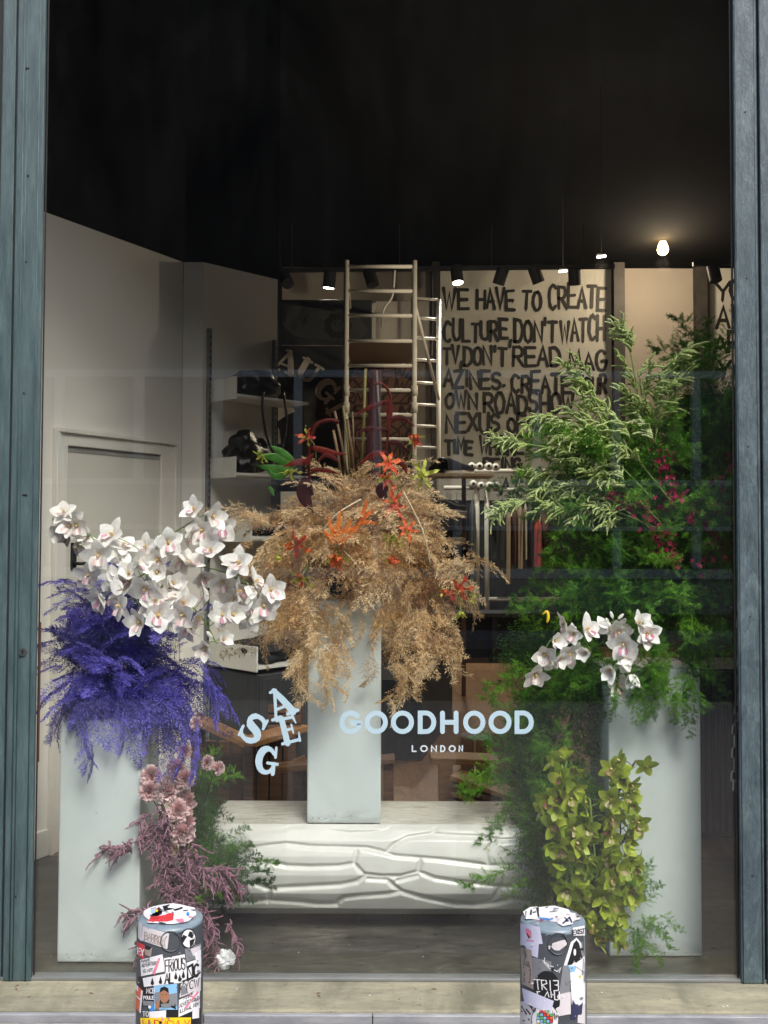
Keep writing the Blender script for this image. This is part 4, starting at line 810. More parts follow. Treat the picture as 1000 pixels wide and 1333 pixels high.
for k in range(5): a = P3(600 + k * 20, 1000, 5.36); MB().box(a.x, a.x + .07, 5.36, 5.385, .1, .52).build('back_slat', MT['woodv'], rc, bevel=.003)
bc = thing('low_wooden_bench', 'dark brown wooden bench end seen between the centre plinth and the right armchair', 'bench', P(512, 1110, 6.0))
MB().beam(P3(480, 990, 6.0), P3(514, 987, 6.0), .14, .03).build('bench_board', MT['woodv'], bc, bevel=.004); MB().beam(P3(506, 992, 6.0), P3(506, 1090, 6.0), .06, .05, (0, 1, 0)).build('leg', wd_, bc, bevel=.004)
# crate
kr = thing('dark_crate', 'dark slatted crate of black goods resting on the left armchair', 'crate', P(362, 952, 5.55)); a, b = P(335, 922, 5.55), P(392, 958, 5.55)
for k in range(3): z = b.z + .02 + k * .055; MB().box(a.x, b.x, 5.53, 5.545, z, z + .042).build('crate_slat', MT['woodv'], kr, bevel=.002)
for xx in (a.x, b.x - .02): MB().box(xx, xx + .02, 5.546, 5.80, b.z, a.z).build('crate_side', MT['woodd'], kr)
MB().box(a.x + .022, b.x - .022, 5.56, 5.78, b.z + .01, a.z - .03).build('crate_filling', MT['black'], kr)

# ================================================================== PLANTS
YMIN = GY + .04                                        # nothing may touch the glass
def fill(t, mat, blobs, seed, needle=.014, nw=.0022, tuft=.035, per=26, name='inner_foliage'):
    """the dense short needles in the middle of a plant that nobody could count"""
    g = np.random.default_rng(seed); V_ = []
    for c, rad, n in blobs:
        d = g.normal(size=(n, 3)); d /= np.linalg.norm(d, axis=1)[:, None]; cc = np.array(c) + d * np.array(rad) * (g.random((n, 1)) ** .45)
        cc = cc[cc[:, 1] > YMIN + .03 + tuft * .6]; n = len(cc); b = np.repeat(cc, per, 0) + g.normal(size=(n * per, 3)) * tuft * .45
        e = g.normal(size=b.shape); e[:, 2] -= .25; e /= np.linalg.norm(e, axis=1)[:, None]; q = np.cross(e, g.normal(size=e.shape)); q /= np.linalg.norm(q, axis=1)[:, None]
        l = needle * (.6 + .8 * g.random((len(b), 1))); V_.append(np.stack([b, b + e * l * .5 + q * nw / 2, b + e * l, b + e * l * .5 - q * nw / 2], 1).reshape(-1, 3))
    V_ = np.concatenate(V_); V_ = V_[:len(V_) // 4 * 4]; ok = V_.reshape(-1, 4, 3)[:, :, 1].min(1) > YMIN; V_ = V_.reshape(-1, 4, 3)[ok].reshape(-1, 3) - np.array(ORG[t.name])
    n = len(V_) // 4; me = bpy.data.meshes.new(name); me.vertices.add(n * 4); me.vertices.foreach_set('co', V_.astype(np.float32).ravel()); me.loops.add(n * 4); me.loops.foreach_set('vertex_index', np.arange(n * 4)); me.polygons.add(n); me.polygons.foreach_set('loop_start', np.arange(n) * 4); me.update(calc_edges=True); me.validate()
    me.materials.append(mat); o = bpy.data.objects.new(name, me); C.objects.link(o); o.parent = t; o['kind'] = 'stuff'; return o
def frond_mesh(name, mat, L=.3, nside=26, side=.07, needle=.012, nw=.0013, droop=.25, ang=52, per=9, seed=1, thick=.0012, fluff=.35, curl=0, tipside=.12):
    """a feathery frond: axis along +X, side branches to both sides, each set with fine needles"""
    rg = random.Random(seed); mb = MB()
    def axis(t): return Vector((L * (t - .25 * droop * t * t * t), .02 * curl * math.sin(3 * t) * L * 4, -L * droop * t * t))
    mb.tube([axis(i / 10) for i in range(11)], [thick * (1.2 - i / 10) for i in range(11)], 4, cap=False)
    vs, fs = [], []
    def tri(p, d, wv, l):
        q = d.cross(Vector((rg.uniform(-1, 1), rg.uniform(-1, 1), rg.uniform(-1, 1)))); q = q.normalized() * wv / 2 if q.length > 1e-5 else Vector((0, wv / 2, 0)); n = len(vs)
        m = p + d * l * .45; vs.extend([p, m + q, p + d * l, m - q]); fs.append((n, n + 1, n + 2, n + 3))
    for i in range(nside):
        t = .08 + .9 * i / nside; p = axis(t); ax = (axis(min(1, t + .03)) - axis(t - .03)).normalized()
        for sg in (-1, 1):
            prof_ = math.sin(math.pi * min(1, (t + .10)) ** .8) * .9 + tipside
            l = side * prof_ * rg.uniform(.7, 1.2); a = R(ang + rg.uniform(-14, 14)); lat = Vector((0, sg, 0)); up = ax.cross(lat) * sg
            d = (ax * math.cos(a) + lat * math.sin(a) + up * rg.uniform(-fluff, fluff)).normalized()
            k = max(3, int(per * l / side)); sag = Vector((0, 0, -l * rg.uniform(.05, .4)))
            bp = lambda u: p + d * (l * u) + sag * u * u
            n = len(vs); q = Vector((0, 0, thick * .5)); vs.extend([p - q, p + q, bp(1)]); fs.append((n, n + 1, n + 2))
            for j in range(k):
                u = (j + .6) / k; b = bp(u); nl = needle * (1.15 - .6 * u) * rg.uniform(.7, 1.25)
                for s2 in (-1, 1):
                    dd = (d * .75 + d.cross(up).normalized() * s2 * .7 + Vector((rg.uniform(-fluff, fluff), rg.uniform(-fluff, fluff), rg.uniform(-fluff, fluff)))).normalized(); tri(b, dd, nw, nl)
            tri(bp(1), d, nw, needle)
    mb.add(vs, fs); return mb.mesh(name, mat)
def tuft_mesh(name, mat, L=.16, seed=1, nb=16, rad=.05, nn=34, needle=.010, nw=.0011, droop=.2):
    """bushy asparagus spray: a wiry stem with round cloudy clusters of short needles"""
    rg = random.Random(seed); mb = MB()
    ax = lambda t: Vector((L * t, .05 * L * math.sin(4 * t + seed), -L * droop * t * t))
    mb.tube([ax(i / 6) for i in range(7)], .0010, 4, cap=False); vs, fs = [], []
    for i in range(nb):
        t = .12 + .88 * (i + .5) / nb; p = ax(t); th = rg.uniform(0, 6.28); l = rad * rg.uniform(.5, 1.15) * (1.15 - .65 * t)
        d = Vector((rg.uniform(.2, .9), math.cos(th), math.sin(th) * .8)).normalized(); c = p + d * l; n = len(vs)
        vs.extend([p + Vector((0, 0, .0006)), p - Vector((0, 0, .0006)), c]); fs.append((n, n + 1, n + 2))
        for _ in range(nn):
            u = rg.uniform(.25, 1.1); b = p + d * l * u; e = Vector((rg.gauss(0, 1), rg.gauss(0, 1), rg.gauss(0, 1))).normalized(); e = (e + d * .5).normalized(); q = e.cross(d); q = q.normalized() * nw / 2 if q.length > 1e-4 else Vector((0, nw / 2, 0)); nl = needle * rg.uniform(.6, 1.3); n = len(vs)
            vs.extend([b, b + e * nl * .5 + q, b + e * nl, b + e * nl * .5 - q]); fs.append((n, n + 1, n + 2, n + 3))
    mb.add(vs, fs); return mb.mesh(name, mat)
def tail_mesh(name, mat, L=.26, n=16, tl=.075, r=.0032, seed=1, droop=.35, side=.5, curly=.3):
    """amaranth: a stem beset with soft bumpy hanging tails"""
    rg = random.Random(seed); mb = MB(); ax = lambda t: Vector((L * t, .03 * math.sin(3 * t + seed), -L * droop * t * t)); mb.tube([ax(i / 8) for i in range(9)], [.0022 * (1.3 - i / 9) for i in range(9)], 5, cap=False)
    for i in range(n):
        t = .10 + .9 * i / (n - 1); p = ax(t); a = (ax(min(1, t + .05)) - ax(t - .05)).normalized(); th = rg.uniform(0, 6.28); l = tl * rg.uniform(.55, 1.2) * (1.1 - .35 * t)
        d = (a * rg.uniform(.5, 1.0) + Vector((0, math.cos(th), math.sin(th))) * side * rg.uniform(.6, 1.3)).normalized(); pts = []; rs = []; k = 13
        w_ = rg.uniform(-.25, .25); cv_ = Vector((rg.uniform(-1, 1), rg.uniform(-1, 1), rg.uniform(-.6, 1))) * curly; sg_ = rg.uniform(.2, 1.0)
        for j in range(k):
            u = j / (k - 1); pts.append(p + d * l * u * (1 - .25 * u) + Vector((w_ * l * u * u, w_ * l * math.sin(u * 4) * .5, -l * .75 * sg_ * u * u)) + cv_ * l * u * u * .5 + cv_.cross(d) * l * .12 * math.sin(u * 6)); rs.append(r * (.75 + .5 * (j % 2) + rg.uniform(-.2, .2)) * (1 - .55 * u ** 3))
        mb.tube(pts, rs, 5)
    return mb.mesh(name, mat, smooth=True)
PUR = [frond_mesh('fern_frond', MT['purple'], L=.27 + .03 * i, side=.058 + .008 * (i % 2), needle=.025, nw=.0050, droop=.15 + .18 * i, seed=i, nside=16, per=6, fluff=.2, curl=(-1) ** i) for i in range(4)]
TAN = [frond_mesh('dried_frond', MT['tan'], L=.22 + .025 * i, side=.062, needle=.025, nw=.0048, droop=.25 + .2 * i, seed=20 + i, nside=17, per=6, fluff=.45, curl=(-1) ** i * 1.5) for i in range(5)]
GRN = [tuft_mesh('asparagus_sprig', MT['green'], L=.21 + .02 * i, seed=40 + i, rad=.075, nb=30, nn=50, needle=.014, nw=.0021) for i in range(5)]
GR2 = [tuft_mesh('asparagus_sprig', MT['green2'], L=.18, seed=60 + i, rad=.050, nb=24, nn=44, needle=.012, nw=.0021) for i in range(3)]
AMA = [tail_mesh('amaranth_branch', MT['amar'], L=.20 + .02 * i, n=17, tl=.125, r=.0080, seed=70 + i, droop=.12 + .12 * i, side=.85, curly=.5) for i in range(4)]
MAU = [tail_mesh('amaranth_branch', MT['mauve'], L=.15 + .02 * i, n=17, tl=.115, r=.0078, seed=80 + i, droop=.2 + .25 * i, side=1.5, curly=1.0) for i in range(4)]

def spread(t, name, meshes, n, c, rad, lift=.3, s=(.7, 1.15), rg=None, core=.25, bias=(0, 0, 0), ymax=9, xr=None, dirf=None):
    """n pieces growing outwards from the blob (centre c, radii rad)"""
    rg = rg or rnd; k = 0; tries = 0; c = Vector(c)
    while k < n and tries < n * 20:
        tries += 1
        v = Vector((rg.gauss(0, 1), rg.gauss(0, 1), rg.gauss(0, 1))).normalized(); rr = core + (1 - core) * rg.random() ** .6
        p = c + Vector((v.x * rad[0], v.y * rad[1], v.z * rad[2])) * rr * .72
        d = (v * 1.0 + Vector((0, 0, lift)) + Vector(bias) + Vector((rg.uniform(-.45, .45), rg.uniform(-.45, .45), rg.uniform(-.45, .45)))).normalized() if dirf is None else dirf(p, v, rg)
        sc_ = rg.uniform(*s); me = rg.choice(meshes); L = .2 * sc_
        tip = p + d * L
        if tip.y < YMIN + .03 or p.y < YMIN + .02: d.y = abs(d.y) * .3; d.normalize(); tip = p + d * L
        if tip.y < YMIN + .03 or p.y < YMIN + .03 or p.y > ymax: continue
        if xr and not (xr[0] < tip.x < xr[1]): continue
        inst(name, me, t, frame(p, d, roll=rg.uniform(-1.1, 1.1), s=sc_)); k += 1

# ---- blue violet fern on the left plinth
pf = thing('blue_violet_fern', 'mass of blue violet dyed fern spilling over the left plinth', 'fern', (-1.05, 3.89, .885))
MB().lathe([(.05, .004), (.085, .02), (.10, .07), (.095, .12), (.08, .121)], (-1.05, 3.89, .885), 20).build('dark_bowl', MT['black'], pf, smooth=True)
rg = random.Random(31)
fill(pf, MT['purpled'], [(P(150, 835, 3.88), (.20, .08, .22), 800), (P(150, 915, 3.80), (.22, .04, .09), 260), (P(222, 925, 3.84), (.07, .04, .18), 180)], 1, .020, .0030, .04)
spread(pf, 'fern_frond', PUR, 120, P(148, 870, 3.85), (.22, .13, .20), .10, (.5, .85), rg, .2, xr=(-1.275, -.5))
spread(pf, 'fern_frond', PUR, 40, P(150, 905, 3.76), (.24, .06, .14), -.5, (.45, .75), rg, .3, xr=(-1.275, -.5))
spread(pf, 'fern_frond', PUR, 24, P(222, 885, 3.82), (.13, .08, .26), -.5, (.5, .8), rg, .2)
spread(pf, 'fern_frond', PUR, 16, P(96, 880, 3.80), (.05, .06, .20), -.1, (.45, .7), rg, .3, xr=(-1.275, -.5))
spread(pf, 'fern_frond', PUR, 30, P(150, 790, 3.82), (.17, .08, .10), .3, (.45, .7), rg, .3, xr=(-1.275, -.5))
def place(t, name, me, px, py, Y, d, s=1, roll=0): return inst(name, me, t, frame(P(px, py, Y), d, roll=roll, s=s))
for px, py, d, s in ((112, 948, (.25, 0, -1), .62), (240, 945, (.15, 0, -1), .7), (218, 955, (0, 0, -1), .6), (118, 965, (.3, 0, -1), .5), (262, 880, (.75, .2, -.5), .8), (255, 935, (.25, .1, -1), .85), (100, 760, (-1, 0, .25), .6), (104, 775, (-1, 0, -.2), .5), (258, 860, (.5, .1, -.8), .9)):
    place(pf, 'fern_frond', PUR[1], px, py, 3.66, d, s, rg.uniform(-.5, .5))

# ---- dried tan fern on the centre plinth
tf = thing('dried_tan_fern', 'huge ball of dried tan fern sprawling over the centre plinth', 'fern', (-.157, 4.20, 1.309))
MB().lathe([(.05, .004), (.09, .02), (.11, .09), (.10, .15), (.085, .151)], (-.157, 4.20, 1.309), 20).build('dark_bowl', MT['black'], tf, smooth=True)
rg = random.Random(32)
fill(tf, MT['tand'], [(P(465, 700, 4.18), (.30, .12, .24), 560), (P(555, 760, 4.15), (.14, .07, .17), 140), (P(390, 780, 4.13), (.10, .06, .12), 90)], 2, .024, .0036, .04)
spread(tf, 'dried_frond', TAN, 150, P(462, 695, 4.12), (.37, .20, .27), .2, (.6, 1.0), rg, .25)
spread(tf, 'dried_frond', TAN, 50, P(545, 760, 4.08), (.22, .12, .24), -.2, (.6, .95), rg, .3)
spread(tf, 'dried_frond', TAN, 34, P(385, 770, 4.05), (.18, .12, .22), -.2, (.6, .95), rg, .3)
spread(tf, 'dried_frond', TAN, 14, P(408, 838, 3.92), (.10, .05, .17), -.9, (.55, .85), rg, .3)
spread(tf, 'dried_frond', TAN, 14, P(540, 830, 3.98), (.14, .07, .15), -.9, (.55, .85), rg, .3)
spread(tf, 'dried_frond', TAN, 12, P(350, 700, 4.05), (.12, .08, .10), .0, (.5, .8), rg, .3, bias=(-.7, 0, 0))
for px, py, d, s, Y in ((470, 800, (.2, -.1, -1), .6, 3.92), (445, 815, (-.3, -.1, -1), .6, 3.92), (480, 850, (.1, -.1, -1), .6, 3.92), (500, 870, (1, -.1, .1), .5, 3.9), (505, 905, (.7, -.1, -.8), .45, 3.88), (412, 888, (.9, -.1, -.4), .5, 3.9), (575, 800, (.8, 0, -.5), .75, 4.0), (440, 800, (.2, 0, -1), .8, 3.95), (420, 850, (-.1, 0, -1), .7, 3.93), (528, 870, (.3, 0, -1), .7, 3.95), (390, 860, (-.1, 0, -1), .7, 3.95)):
    place(tf, 'dried_frond', TAN[2], px, py, Y, d, s, rg.uniform(-.6, .6))
for a, b, c_ in (((525, 640), (550, 690), (560, 735)), ((470, 650), (440, 668), (420, 690)), ((430, 700), (460, 730), (470, 745))):
    MB().tube(spline([P(*a, 3.9), P(*b, 3.88), P(*c_, 3.9)], 8), .0035, 5).build('dry_stem', MT['twig'], tf, smooth=True)

# ---- green fern column around the right plinth
gf = thing('green_asparagus_fern', 'towering dark green feathery fern wrapped around the right plinth', 'fern', (.95, 4.2, 0.004))
rg = random.Random(33)
MB().tube(spline([(.72, 4.2, .01), (.70, 4.2, .6), (.80, 4.2, 1.2), (.95, 4.15, 1.7)], 14), .009, 8).build('main_stem', MT['stemb'], gf, smooth=True)
MB().tube(spline([(.76, 4.22, .01), (.76, 4.2, .7), (.95, 4.2, 1.3), (1.15, 4.15, 1.9)], 14), .008, 8).build('main_stem', MT['stemb'], gf, smooth=True)
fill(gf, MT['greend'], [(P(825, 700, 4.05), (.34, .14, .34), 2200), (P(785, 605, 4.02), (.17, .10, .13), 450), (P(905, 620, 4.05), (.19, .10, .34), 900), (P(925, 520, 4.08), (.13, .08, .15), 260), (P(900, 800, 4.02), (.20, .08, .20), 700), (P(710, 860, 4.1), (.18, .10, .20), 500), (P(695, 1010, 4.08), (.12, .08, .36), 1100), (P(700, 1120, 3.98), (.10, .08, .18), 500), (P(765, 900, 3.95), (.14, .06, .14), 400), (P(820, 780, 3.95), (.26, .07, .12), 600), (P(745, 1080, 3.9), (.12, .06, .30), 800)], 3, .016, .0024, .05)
for n, px, py, Y, rd, lf, sz in ((22, 810, 775, 3.90, (.26, .08, .10), .0, (.6, .9)), (64, 825, 700, 3.99, (.30, .16, .32), .1, (.7, 1.15)), (44, 780, 625, 3.92, (.24, .12, .16), .3, (.7, 1.0)), (34, 905, 620, 3.96, (.20, .12, .34), .3, (.7, 1.1)), (24, 925, 510, 3.98, (.14, .10, .18), .4, (.6, .95)), (26, 905, 750, 3.92, (.20, .12, .22), -.1, (.7, 1.1)), (26, 740, 850, 4.05, (.18, .12, .20), -.2, (.6, 1.0)), (30, 700, 1010, 4.05, (.17, .10, .34), -.1, (.55, .9)), (24, 705, 1110, 3.92, (.13, .10, .20), .0, (.5, .8)), (12, 730, 930, 4.0, (.18, .10, .15), -.3, (.6, .9))):
    spread(gf, 'asparagus_sprig', GRN, n, P(px, py, Y), rd, lf, (sz[0] * 1.2, sz[1] * 1.25), rg, .2)
for n, px, py, Y, rd, lf, sz in ((28, 885, 860, 3.72, (.12, .04, .16), -.9, (.5, .8)), (22, 825, 875, 3.72, (.16, .04, .10), -.9, (.4, .65))):
    spread(gf, 'asparagus_sprig', GRN, n, P(px, py, Y), rd, lf, sz, rg, .2)
lf_ = thing('low_fern_tuft', 'small dark green fern tuft sticking out at the foot of the right plinth', 'fern', P(835, 1180, 3.70)); rg = random.Random(34)
spread(lf_, 'asparagus_sprig', GRN, 9, P(838, 1185, 3.69), (.08, .03, .06), .0, (.4, .6), rg, .2, bias=(.9, 0, 0))
spread(lf_, 'asparagus_sprig', GRN, 8, P(825, 1190, 3.69), (.05, .03, .12), -.4, (.4, .6), rg, .2)

# ---- fern beside the left plinth
g3 = thing('green_asparagus_fern', 'dark green fern spray between the left plinth and the white bench', 'fern', P(270, 1190, 3.88)); rg = random.Random(35)
MB().tube(spline([P(262, 1200, 3.9), P(258, 1100, 3.9), P(262, 1000, 3.88)], 8), .007, 6).build('main_stem', MT['stemg'], g3, smooth=True)
fill(g3, MT['greend'], [(P(262, 1060, 3.88), (.05, .05, .22), 420), (P(282, 1130, 3.86), (.08, .05, .14), 420)], 4, .014, .0022, .03)
for n, px, py, rd, lf, b in ((16, 262, 1030, (.07, .07, .15), .3, (0, 0, 0)), (22, 275, 1110, (.09, .08, .20), -.1, (.4, 0, 0)), (10, 298, 1135, (.10, .06, .07), .0, (1, -.2, .2)), (10, 262, 1170, (.07, .07, .08), -.2, (.4, 0, 0))):
    spread(g3, 'asparagus_sprig', GRN[:2] + GR2, n, P(px, py, 3.86), rd, lf, (.45, .7), rg, .2, bias=b)
place(g3, 'asparagus_sprig', GR2[0], 290, 1150, 3.80, (1, -.1, .55), 1.0); place(g3, 'asparagus_sprig', GR2[1], 292, 1148, 3.80, (1, -.1, .15), 1.05); place(g3, 'asparagus_sprig', GR2[2], 290, 1160, 3.80, (1, -.1, -.1), .7)

# ---- amaranth
def along(t, name, meshes, path, n, rg, s, dirs, jit, Y):
    pts = spline([P(*p, Y) for p in path], 40)
    for k in range(n):
        u = rg.random(); i = int(u * 39); p = pts[i] + Vector((rg.uniform(-jit, jit), rg.uniform(-jit * .6, jit * .6), rg.uniform(-jit, jit))); p.y = max(p.y, YMIN + .04)
        tg = (pts[min(i + 1, 40)] - pts[i]).normalized(); d = (tg + Vector(dirs) + Vector((rg.uniform(-.5, .5), rg.uniform(-.25, .25), rg.uniform(-.5, .5)))).normalized(); sc_ = rg.uniform(*s)
        if (p + d * .2 * sc_).y < YMIN + .03: d.y = .1
        inst(name, rg.choice(meshes), t, frame(p, d, roll=rg.uniform(-.8, .8), s=sc_))
AM = [([(880, 660), (800, 560), (752, 486)], 'pale green amaranth spray rising to a point in front of the canvas', 15), ([(850, 620), (832, 520), (818, 440)], 'tallest pale green amaranth spray at the top of the right arrangement', 13), ([(850, 610), (858, 530), (876, 476)], 'pale green amaranth spray leaning towards the right post', 11),
      ([(860, 680), (770, 600), (668, 575)], 'pale green amaranth spray reaching left over the words of the canvas', 15), ([(860, 690), (780, 660), (664, 652)], 'lowest pale green amaranth spray reaching far left above the clothes', 18), ([(850, 690), (760, 630), (690, 612)], 'middle pale green amaranth spray reaching left across the rail', 12), ([(850, 650), (770, 570), (722, 545)], 'short pale green amaranth spray between the tall and the leftward ones', 13)]
for k, (path, lb, n) in enumerate(AM):
    t = thing('amaranth_spray', lb, 'amaranth', P(*path[0], 3.86), 'pale green amaranth sprays'); rg = random.Random(50 + k); Y = 3.74 + .03 * (k % 3)
    MB().tube(spline([P(*p, Y) for p in path], 12), .0032, 5).build('stem', MT['stemg'], t, smooth=True)
    pts = [((path[0][0] * .45 + path[1][0] * .55), (path[0][1] * .45 + path[1][1] * .55)), path[1], path[2]]
    along(t, 'amaranth_branch', AMA, pts, n, rg, (.38, .62), (0, -.1, 0), .028, Y)
    e, f_ = P(*path[1], Y), P(*path[2], Y); inst('amaranth_branch', AMA[0], t, frame(f_ - (f_ - e).normalized() * .06, f_ - e, s=.5))
mv = thing('mauve_amaranth', 'dusty mauve amaranth tumbling down beside the left plinth behind the bollard', 'amaranth', P(230, 1250, 3.72)); rg = random.Random(60)
MB().tube(spline([P(235, 1240, 3.78), P(225, 1150, 3.75), P(215, 1070, 3.78)], 8), .006, 6).build('stem', MT['stemb'], mv, smooth=True)
for path, n, dr in (([(205, 1070), (215, 1130), (230, 1190)], 22, (0, -.1, .3)), ([(240, 1090), (235, 1140), (240, 1180)], 22, (.3, -.1, .2)), ([(230, 1110), (262, 1130), (285, 1140)], 10, (.6, -.1, .1)), ([(225, 1170), (265, 1185), (300, 1200)], 12, (.7, -.1, -.3)), ([(250, 1195), (270, 1225), (290, 1255)], 9, (.4, -.1, -.4)), ([(200, 1190), (190, 1215), (182, 1240)], 8, (-.3, -.1, -.7)), ([(195, 1140), (172, 1108), (160, 1098)], 3, (-1.0, -.1, .3)), ([(200, 1190), (180, 1187), (170, 1188)], 2, (-1, 0, .0)), ([(200, 1050), (205, 1075), (210, 1100)], 8, (0, 0, .4))):
    along(mv, 'amaranth_branch', MAU, path, n, rg, (.32, .54), dr, .020, 3.70)

# ---- crimson sprigs in the green
def blossom_sprig(label, path, Y, n, rg):
    t = thing('crimson_sprig', label, 'flower sprig', P(*path[0], Y), 'crimson blossom sprigs'); pts = spline([P(*p, Y) for p in path], 24); MB().tube(pts, .002, 5).build('stem', MT['stemd'], t, smooth=True)
    for k in range(n):
        p = rg.choice(pts) + Vector((rg.gauss(0, .022), rg.gauss(0, .015), rg.gauss(0, .022))); p.y = max(p.y, YMIN + .02); inst('blossom', BLO[k % 3], t, frame(p, (rg.uniform(-1, 1), rg.uniform(-1, .2), rg.uniform(-1, 1)), s=rg.uniform(.7, 1.3)))
def petal_mesh(name, mat, L, W, cup=.3, back=.0, n=6, m=4, wave=0, tip=.75, thick=False):
    """one petal, base at the origin, growing along +X, its face towards +Z"""
    def fn(u, v):
        x = L * u; wv = W / 2 * (abs(math.sin(math.pi * min(1, .07 + .93 * u) ** tip))) ** .62 if u < 1 else W * .01; y = (v * 2 - 1) * wv
        return Vector((x, y, cup * L * u * (1 - .6 * u) - back * L * u * u + cup * 1.2 * (y * y) / (W + 1e-9) + wave * L * .06 * math.sin(u * 11 + v * 2) * (abs(v * 2 - 1))))
    mb = MB().sheet(fn, n, m); return mb.mesh(name, mat, smooth=True)
bm_ = []
for i in range(3):
    mb = MB(); rg = random.Random(90 + i)
    for k in range(5):
        a = k * 1.257 + rg.uniform(-.3, .3); d = Vector((.5, math.cos(a), math.sin(a))).normalized(); q = d.cross(Vector((1, 0, 0))).normalized() * .004; o_ = Vector((0, 0, 0)); mb.add([o_, d * .009 + q, d * .017, d * .009 - q], [(0, 1, 2, 3)])
    bm_.append(mb.mesh('blossom', MT['crim']))
BLO = bm_; rg = random.Random(91)
for lb, path, n in (('crimson blossom sprig arching down from the centre of the right fern', [(800, 640), (840, 665), (862, 700), (872, 730)], 90), ('crimson blossom sprig by the right post in the fern', [(955, 590), (940, 640), (925, 690)], 60), ('small crimson blossom sprig above the long arching one', [(858, 590), (868, 620), (880, 660)], 50), ('faint crimson blossom sprig low in the right fern', [(915, 740), (930, 700), (900, 665)], 40)):
    blossom_sprig(lb, path, 3.74, n, rg)

# ---- orchids
def orchid_parts(kind):
    if kind == 'white': return [petal_mesh('petal', MT['white'], .050, .042, .22, .05), petal_mesh('petal', MT['white'], .052, .036, .12, .12), petal_mesh('petal', MT['white'], .048, .046, .35, .25)]
    return [petal_mesh('petal', MT['cymb'], .050, .035, .22, .05, tip=.85), petal_mesh('petal', MT['cymb'], .052, .031, .16, .15, tip=.85), petal_mesh('petal', MT['cymb'], .048, .036, .45, .3, tip=.85)]
WP, CP = orchid_parts('white'), orchid_parts('green')
def lip_mesh(mat, mat2, s=1):
    mb = MB()
    def fn(u, v):
        a = (v - .5) * 2.6; r = .010 * s * (1 + .55 * u * u); return Vector((.004 + .024 * s * u, r * math.sin(a), -r * math.cos(a) * .75 - .012 * s * u * u + .001 * math.sin(v * 25) * u))
    mb.sheet(fn, 6, 8); me = mb.mesh('lip', [mat, mat2], smooth=True)
    for i, p in enumerate(me.polygons): p.material_index = 1 if (i // 6 in (3, 4)) or i % 6 < 2 else 0
    return me
LW, LC = lip_mesh(MT['lip'], MT['white']), lip_mesh(MT['cymlip'], MT['cymb'], .9)
def column_mesh(mat):
    return MB().tube([(0, 0, -.004), (.006, 0, .002), (.014, 0, .003), (.017, 0, 0)], [.0035, .0045, .004, .002], 8).mesh('flower', mat, smooth=True)
CW, CC = column_mesh(MT['lipy']), column_mesh(MT['lipy'])
BUD = MB().lathe([(.001, -.022), (.007, -.014), (.010, 0), (.008, .012), (.002, .022)], (0, 0, 0), 10).mesh('bud', MT['white'], smooth=True)
def flower(t, p, face, s, kind, rg, openness=None):
    """a five-petalled orchid; its face looks along `face`"""
    f = Vector(face).normalized(); m4 = frame(p, f, roll=rg.uniform(-.5, .5), s=s); fo = inst('flower', CW if kind == 'white' else CC, t, m4)
    op = openness if openness is not None else rg.uniform(0, .75); PS = WP if kind == 'white' else CP
    for k in range(5):
        a = math.pi / 2 + k * 2 * math.pi / 5 + rg.uniform(-.14, .14); a_in = op + rg.uniform(-.12, .15) + (.15 if k in (2, 3) else 0)
        rad = Vector((0, math.cos(a), math.sin(a))); d = rad * math.cos(a_in) + Vector((1, 0, 0)) * math.sin(a_in); y = rad.cross(Vector((1, 0, 0))); z = d.cross(y)   # +Z of the petal faces forward
        if z.x < 0 and a_in < 1.5: y = -y; z = -z
        mm = Matrix((d, z.cross(d), z)).transposed(); sc_ = rg.uniform(.9, 1.1); me = PS[0] if k in (1, 4) else PS[1]
        if rg.random() < .2: me = PS[2]
        inst('petal', me, fo, Matrix.Translation(rad * .003) @ mm.to_4x4() @ Matrix.Scale(sc_, 4))
    inst('lip', LW if kind == 'white' else LC, fo, Matrix.Identity(4))
SIZ = dict(white=1.40, green=1.5)
